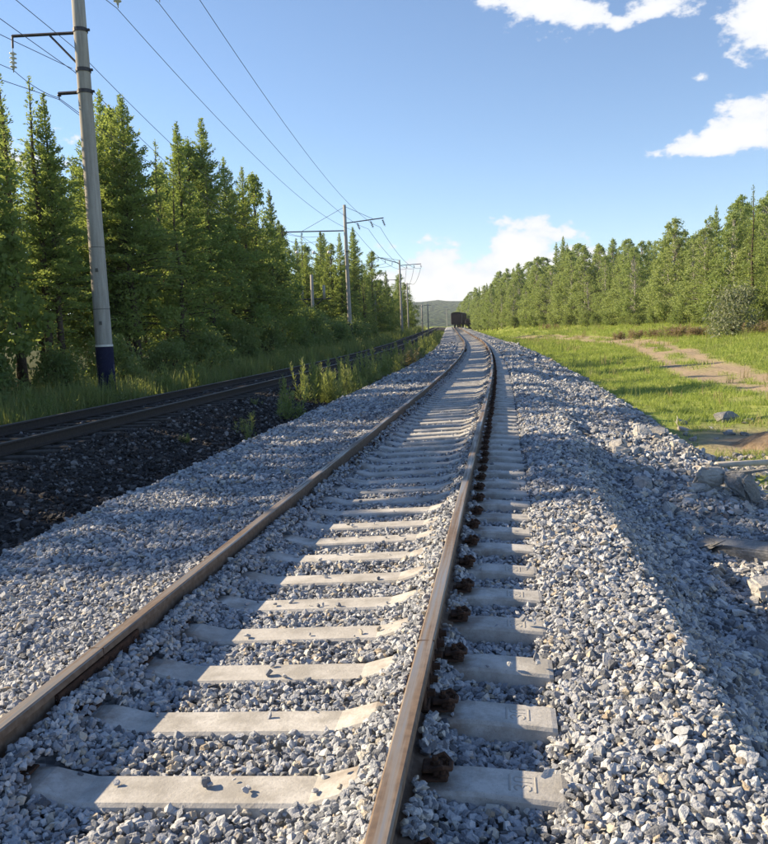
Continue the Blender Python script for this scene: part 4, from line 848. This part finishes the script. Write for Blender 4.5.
# nearest pole (its top is above the picture)
P1 = Vector((-11.5, 22.5, -.35)); p1 = empty('utility_pole', P1)
tag(p1, 'nearest tall concrete pole with a dark blue base, standing left of the tracks', 'pole')
H1 = 13.2; shaft(p1, H1, .25, .165, 0.0); painted(p1, .248, 1.62)
def rr1(z): return .25 + (.165 - .25) * (z - P1.z) / H1
def loc1(x, z): return (x - P1.x, 0, z - P1.z)
bar(p1, 'bracket_arm', loc1(-13.56, 10.08), loc1(-11.6, 10.0), .045)
bar(p1, 'brace', loc1(-12.42, 10.0), loc1(-11.68, 9.20), .03)
bar(p1, 'hanger', loc1(-13.55, 10.08), loc1(-13.57, 9.76), .035)
insulator('insulator', loc1(-13.57, 9.78), p1, 'glass', 4, .10, .12, .05)
bar(p1, 'lower_arm', loc1(-12.30, 8.42), loc1(-11.45, 8.40), .05)
insulator('insulator', loc1(-12.28, 8.44), p1, 'dark_steel', 1, .06, .07, 0, .03)
for zz in (10.05, 8.98, 8.40): collar(p1, 0, zz - P1.z, rr1(zz))
for zz, mt in ((3.45, 'steel'), (1.95, 'steel')):
    b = MB(); b.box((.02, -rr1(zz) - .006, zz - P1.z - .05), (.10, -rr1(zz) + .03, zz - P1.z + .05)); b.build('number_plate', M[mt], p1)
for zz in (4.1, 2.35):
    b = MB(); q = rr1(zz); b.lathe([(q + .003, -.012), (q + .003, .012)], 20, 0, Matrix.Translation((0, 0, zz - P1.z))); b.build('cast_joint', M['steel'], p1)
bar(p1, 'cross_arm', loc1(-11.7, 11.55), loc1(-7.9, 11.75), .05)
IN1 = []
for x, z in ((-10.38, 11.62), (-9.17, 11.66), (-8.05, 11.72)):
    o, d_ = insulator('insulator', loc1(x, z), p1, 'glass', 5, .11, .155, -.04, .22); IN1.append(Vector((x, 22.5, z + d_)))

def far_pole(x, y, zt, base, label, r0=.22, lean=-.004):
    o = empty('utility_pole', (x, y, base)); h = zt - base; shaft(o, h, r0, .14, lean); tag(o, label, 'pole'); return o, h
P2 = Vector((-14.25, 76.0, -.1)); p2, h2 = far_pole(P2.x, P2.y, 13.05, P2.z, 'second tall concrete pole, with arms on both sides, beside the old track')
painted(p2, .225, 2.3); collar(p2, 0, 8.9, .165)
def l2(x, z): return (x - P2.x, 0, z - P2.z)
bar(p2, 'cross_arm', l2(-20.4, 10.92), l2(-14.2, 10.72), .055); bar(p2, 'cross_arm', l2(-14.2, 11.40), l2(-10.7, 11.68), .05)
bar(p2, 'tie_rod', l2(-14.25, 12.9), l2(-18.4, 10.9), .018); bar(p2, 'tie_rod', l2(-14.25, 12.9), l2(-11.6, 11.6), .018)
IN2 = []
for x, z in ((-13.2, 11.45), (-11.95, 11.55), (-10.85, 11.65)):
    o, d_ = insulator('insulator', l2(x, z), p2, 'dark_steel', 4, .12, .14, -.35, .15); IN2.append(Vector((x - .2, 76, z + d_)))
INL = []
for x, z in ((-20.3, 10.9), (-18.45, 10.85), (-16.7, 10.8)):
    o, d_ = insulator('insulator', l2(x, z), p2, 'dark_steel', 2, .12, .13, 0, .1); INL.append(Vector((x, 76, z + d_)))
P3 = Vector((-17.6, 143.0, .3)); p3, h3 = far_pole(P3.x, P3.y, 13.45, P3.z, 'third concrete pole with a left arm tilted upward, far down the old track', .25)
def l3(x, z): return (x - P3.x, 0, z - P3.z)
bar(p3, 'cross_arm', l3(-21.4, 14.1), l3(-17.5, 12.8), .07); bar(p3, 'cross_arm', l3(-17.6, 12.5), l3(-13.9, 12.6), .06); bar(p3, 'tie_rod', l3(-17.6, 13.4), l3(-20.8, 14.0), .03)
bar(p3, 'lower_arm', l3(-20.0, 10.1), l3(-17.6, 10.1), .05); bar(p3, 'arm_post', l3(-20.0, 10.1), l3(-20.0, 8.9), .05)
IN3 = []; INL3 = []
for x, z in ((-16.5, 12.5), (-15.2, 12.5), (-14.0, 12.5)):
    o, d_ = insulator('insulator', l3(x, z), p3, 'dark_steel', 2, .16, .2, -.2, .15); IN3.append(Vector((x, 143, z + d_)))
for x, z in ((-21.3, 14.0), (-20.1, 13.6), (-18.9, 13.2)):
    o, d_ = insulator('insulator', l3(x, z), p3, 'dark_steel', 2, .16, .2, .1, .12); INL3.append(Vector((x, 143, z + d_)))
THIN = [((-18.6, 120, 7.4), 'thin pale post between the second and third poles, among the trees'), ((-19.55, 170, 11.0), 'dark thin pole just right of the third pole'), ((-18.6, 190, 7.0), 'short post in front of the rounded lone tree'), ((-18.7, 206, 7.5), 'pale post right of the rounded lone tree')]
for (x, y, zt), lab in THIN:
    o, h = far_pole(x, y, zt, gz(x, y) - .2, lab, .17)
    bar(o, 'cross_arm', (-.9, 0, h - .25), (.9, 0, h - .25), .05)
o, h = far_pole(-28.6, 420, 11.2, 1.5, 'farthest pole beside the train, against the hill', .22); bar(o, 'cross_arm', (-1.8, 0, h - .5), (1.6, 0, h - .5), .08)
# feeder platform left of the second pole: a tall post with a cross beam and two stub posts
fp = empty('feeder_post', (-19.2, 82, -.4)); tag(fp, 'feeder post with a cross beam and two stub posts, left of the second pole', 'pole')
b = MB(); b.tube([(0, 0, -.4), (.1, 0, 7.7)], [.2, .16], 12); b.build('post', M['pole'], fp, True)
for dx in (-.95, 1.3):
    b = MB(); b.tube([(dx, 0, 5.2), (dx, 0, 6.6)], .13, 10); b.build('stub_post', M['pole'], fp, True)
bar(fp, 'cross_beam', (-3.2, 0, 5.25), (2.0, 0, 5.25), .07); bar(fp, 'brace', (0, 0, 4.3), (1.2, 0, 5.25), .05); bar(fp, 'brace', (0, 0, 4.3), (-1.0, 0, 5.25), .05)
# white insulators on the drop wires between the pole arm and the feeder post
for k, ((x, z), a, c) in enumerate(zip(((-19.08, 9.03), (-17.46, 8.95), (-16.03, 8.88)), INL, (Vector((-20.15, 82, 6.2)), Vector((-19.1, 82, 7.3)), Vector((-17.9, 82, 6.2))))):
    lab = ('left', 'middle', 'right')[k]
    b = MB(); m = Vector((x, 76.4, z))
    b.lathe([(0, .16), (.09, .14), (.16, .05), (.17, -.05), (.10, -.14), (0, -.16)], 12)
    o = b.build('insulator', M['porcelain'], None, True, loc=m); tag(o, 'round white insulator, %s one of the three below the second pole arm' % lab, 'insulator')
    b = MB(); b.tube([a, m, c], .012, 5); tag(b.build('drop_wire', M['wire']), 'thin %s drop wire from the second pole arm to the feeder post' % lab, 'wire')

def wire(name, pts, sags, label, r=.0095):
    P_ = []
    for (a, c, s) in zip(pts[:-1], pts[1:], sags):
        for i in range(25):
            t = i / 24
            if P_ and i == 0: continue
            P_.append(a.lerp(c, t) + Vector((0, 0, -4 * s * t * (1 - t))))
    b = MB(); rad = [max(r, .00021 * p.y) for p in P_]
    b.tube(P_, rad, 5); return tag(b.build(name, M['wire'], None, True), label, 'wire')
V_ = Vector; FAR = [V_((-20.4, 170, 10.75)), V_((-19.55, 170, 10.8)), V_((-18.7, 170, 10.75))]
for k, q in enumerate(('left', 'middle', 'right')):
    wire('overhead_wire', [V_((IN1[k].x + .6, -31, IN1[k].z + .3)), IN1[k], IN2[k], IN3[k], FAR[k]], (.55, 1.1, 1.2, 1.0), '%s one of the three wires hung on the right arms of the poles' % q)
COLL = V_((-11.78, 22.5, 8.98)); LOW = V_((-12.30, 22.5, 8.30)); INB = V_((-13.6, 22.5, 9.16)); UPL = V_((-11.75, 22.7, 9.62))
wire('overhead_wire', [V_((-8.6, -31, 12.2)), COLL, INL[0], INL3[0]], (.6, 1.2, 1.3), 'wire clamped to the nearest pole under its bracket, rising out of the upper left corner')
wire('overhead_wire', [V_((-7.4, -31, 12.6)), UPL, INL[1], INL3[1]], (.5, 1.1, 1.3), 'wire passing behind the nearest pole just below its bracket arm')
wire('overhead_wire', [V_((-14.5, -31, 8.6)), INB, LOW, INL[2], INL3[2]], (.5, .1, 1.3, 1.3), 'wire under the hanging insulator of the bracket, running on to the lower arm')
wire('overhead_wire', [V_((-17.5, -31, 8.2)), LOW + V_((0, 0, -.04)), V_((-16.9, 76, 9.9))], (.7, 1.4), 'lowest wire on the left, reaching the lower arm of the nearest pole')
wire('overhead_wire', [V_((-17.2, -31, 10.4)), COLL + V_((-.05, 0, .08))], (.5,), 'slack wire coming from the left edge to the clamp of the nearest pole')

# ------------------------------------------------------------------ the train
M['wagon'] = m_plain('soot_dark_wagon', (.016, .010, .011), (.042, .024, .024), 1.5, .7)
M['wagon_trim'] = m_plain('wagon_frame', (.012, .012, .013), (.03, .028, .028), 3, .8)
M['wagon_light'] = m_plain('faded_wagon_rail', (.20, .19, .19), (.30, .29, .29), 3, .6)
def boxcar(y, xo, label, h=4.35, w=3.2, length=13.0, low=False):
    x = float(shift(y)) + xo; o = empty('freight_wagon', (x, y, float(rise(y))), math.atan(-dshift(y)) * -1); tag(o, label, 'train wagon', 'wagons of the standing train')
    b = MB(); b.box((-w / 2, 0, 1.15), (w / 2, length, h - .45 if not low else h), 0, None, .05)
    for k in range(8): b.box((-w / 2 - .05, .4 + k * 1.72, 1.2), (w / 2 + .05, .5 + k * 1.72, h - .5 if not low else h - .05))
    for q in (-1.05, -.35, .35, 1.05): b.box((q - .05, -.06, 1.2), (q + .05, .02, h - .55 if not low else h - .05))
    b.build('body', M['wagon'], o)
    if not low:
        b = MB(); n = 10; pr = [(-w / 2 - .06 + (w + .12) * i / n, h - .45 + .45 * math.sin(math.pi * i / n) ** .7) for i in range(n + 1)]
        vs = [(px, -.08, pz) for px, pz in pr] + [(px, length + .08, pz) for px, pz in pr]
        fs = [(i, i + 1, n + 2 + i, n + 1 + i) for i in range(n)] + [tuple(range(n, -1, -1)), tuple(range(n + 1, 2 * n + 2))]
        b.add(vs, fs).build('roof', M['wagon_trim'], o)
    b = MB(); b.box((-w / 2 + .15, -.25, .85), (w / 2 - .15, length + .25, 1.13)); b.build('underframe', M['wagon_trim'], o)
    b = MB(); b.box((-.16, -.75, .78), (.16, -.20, 1.04), 0, None, .03); b.build('coupler', M['wagon_trim'], o)
    for sx in (-1, 1):
        b = MB(); b.tube([(sx * (w / 2 + .03), -.09, 1.2), (sx * (w / 2 + .03), -.09, h - .6)], .04, 5); b.build('handrail', M['wagon_light'], o)
        for wy in (1.8, 3.6, length - 3.6, length - 1.8):
            b = MB(); b.lathe([(0, -.07), (.40, -.07), (.475, -.05), (.475, .05), (.49, .06), (.49, .075), (0, .075)], 18, 0, Matrix.Translation((sx * .79, wy, .475)) @ Matrix.Rotation(sx * math.pi / 2, 4, 'Y')); b.build('wheel', M['wagon_trim'], o)
    return o
boxcar(246, TC, 'dark covered wagon at the end of the standing train, on the new track', 4.6)
boxcar(260.5, TC, 'dark covered wagon behind the end wagon of the standing train', 4.6)
boxcar(243, TC + 4.1, 'low dark open wagon standing to the right of the covered wagon', 2.5, 3.0, 12, True)

# ------------------------------------------------------------------ the air
HAZE = True
if HAZE:
    b = MB(); b.box((-2700, -120, -30), (2700, 2650, 130))
    t = NT('haze'); v = t.n('ShaderNodeVolumePrincipled'); v.inputs['Color'].default_value = (.78, .87, 1, 1); v.inputs['Density'].default_value = .00016
    t.l(v.outputs[0], t.out.inputs['Volume']); hz = b.build('haze', t.m); tag(hz, 'thin pale haze over the whole valley', 'haze', kind='stuff')
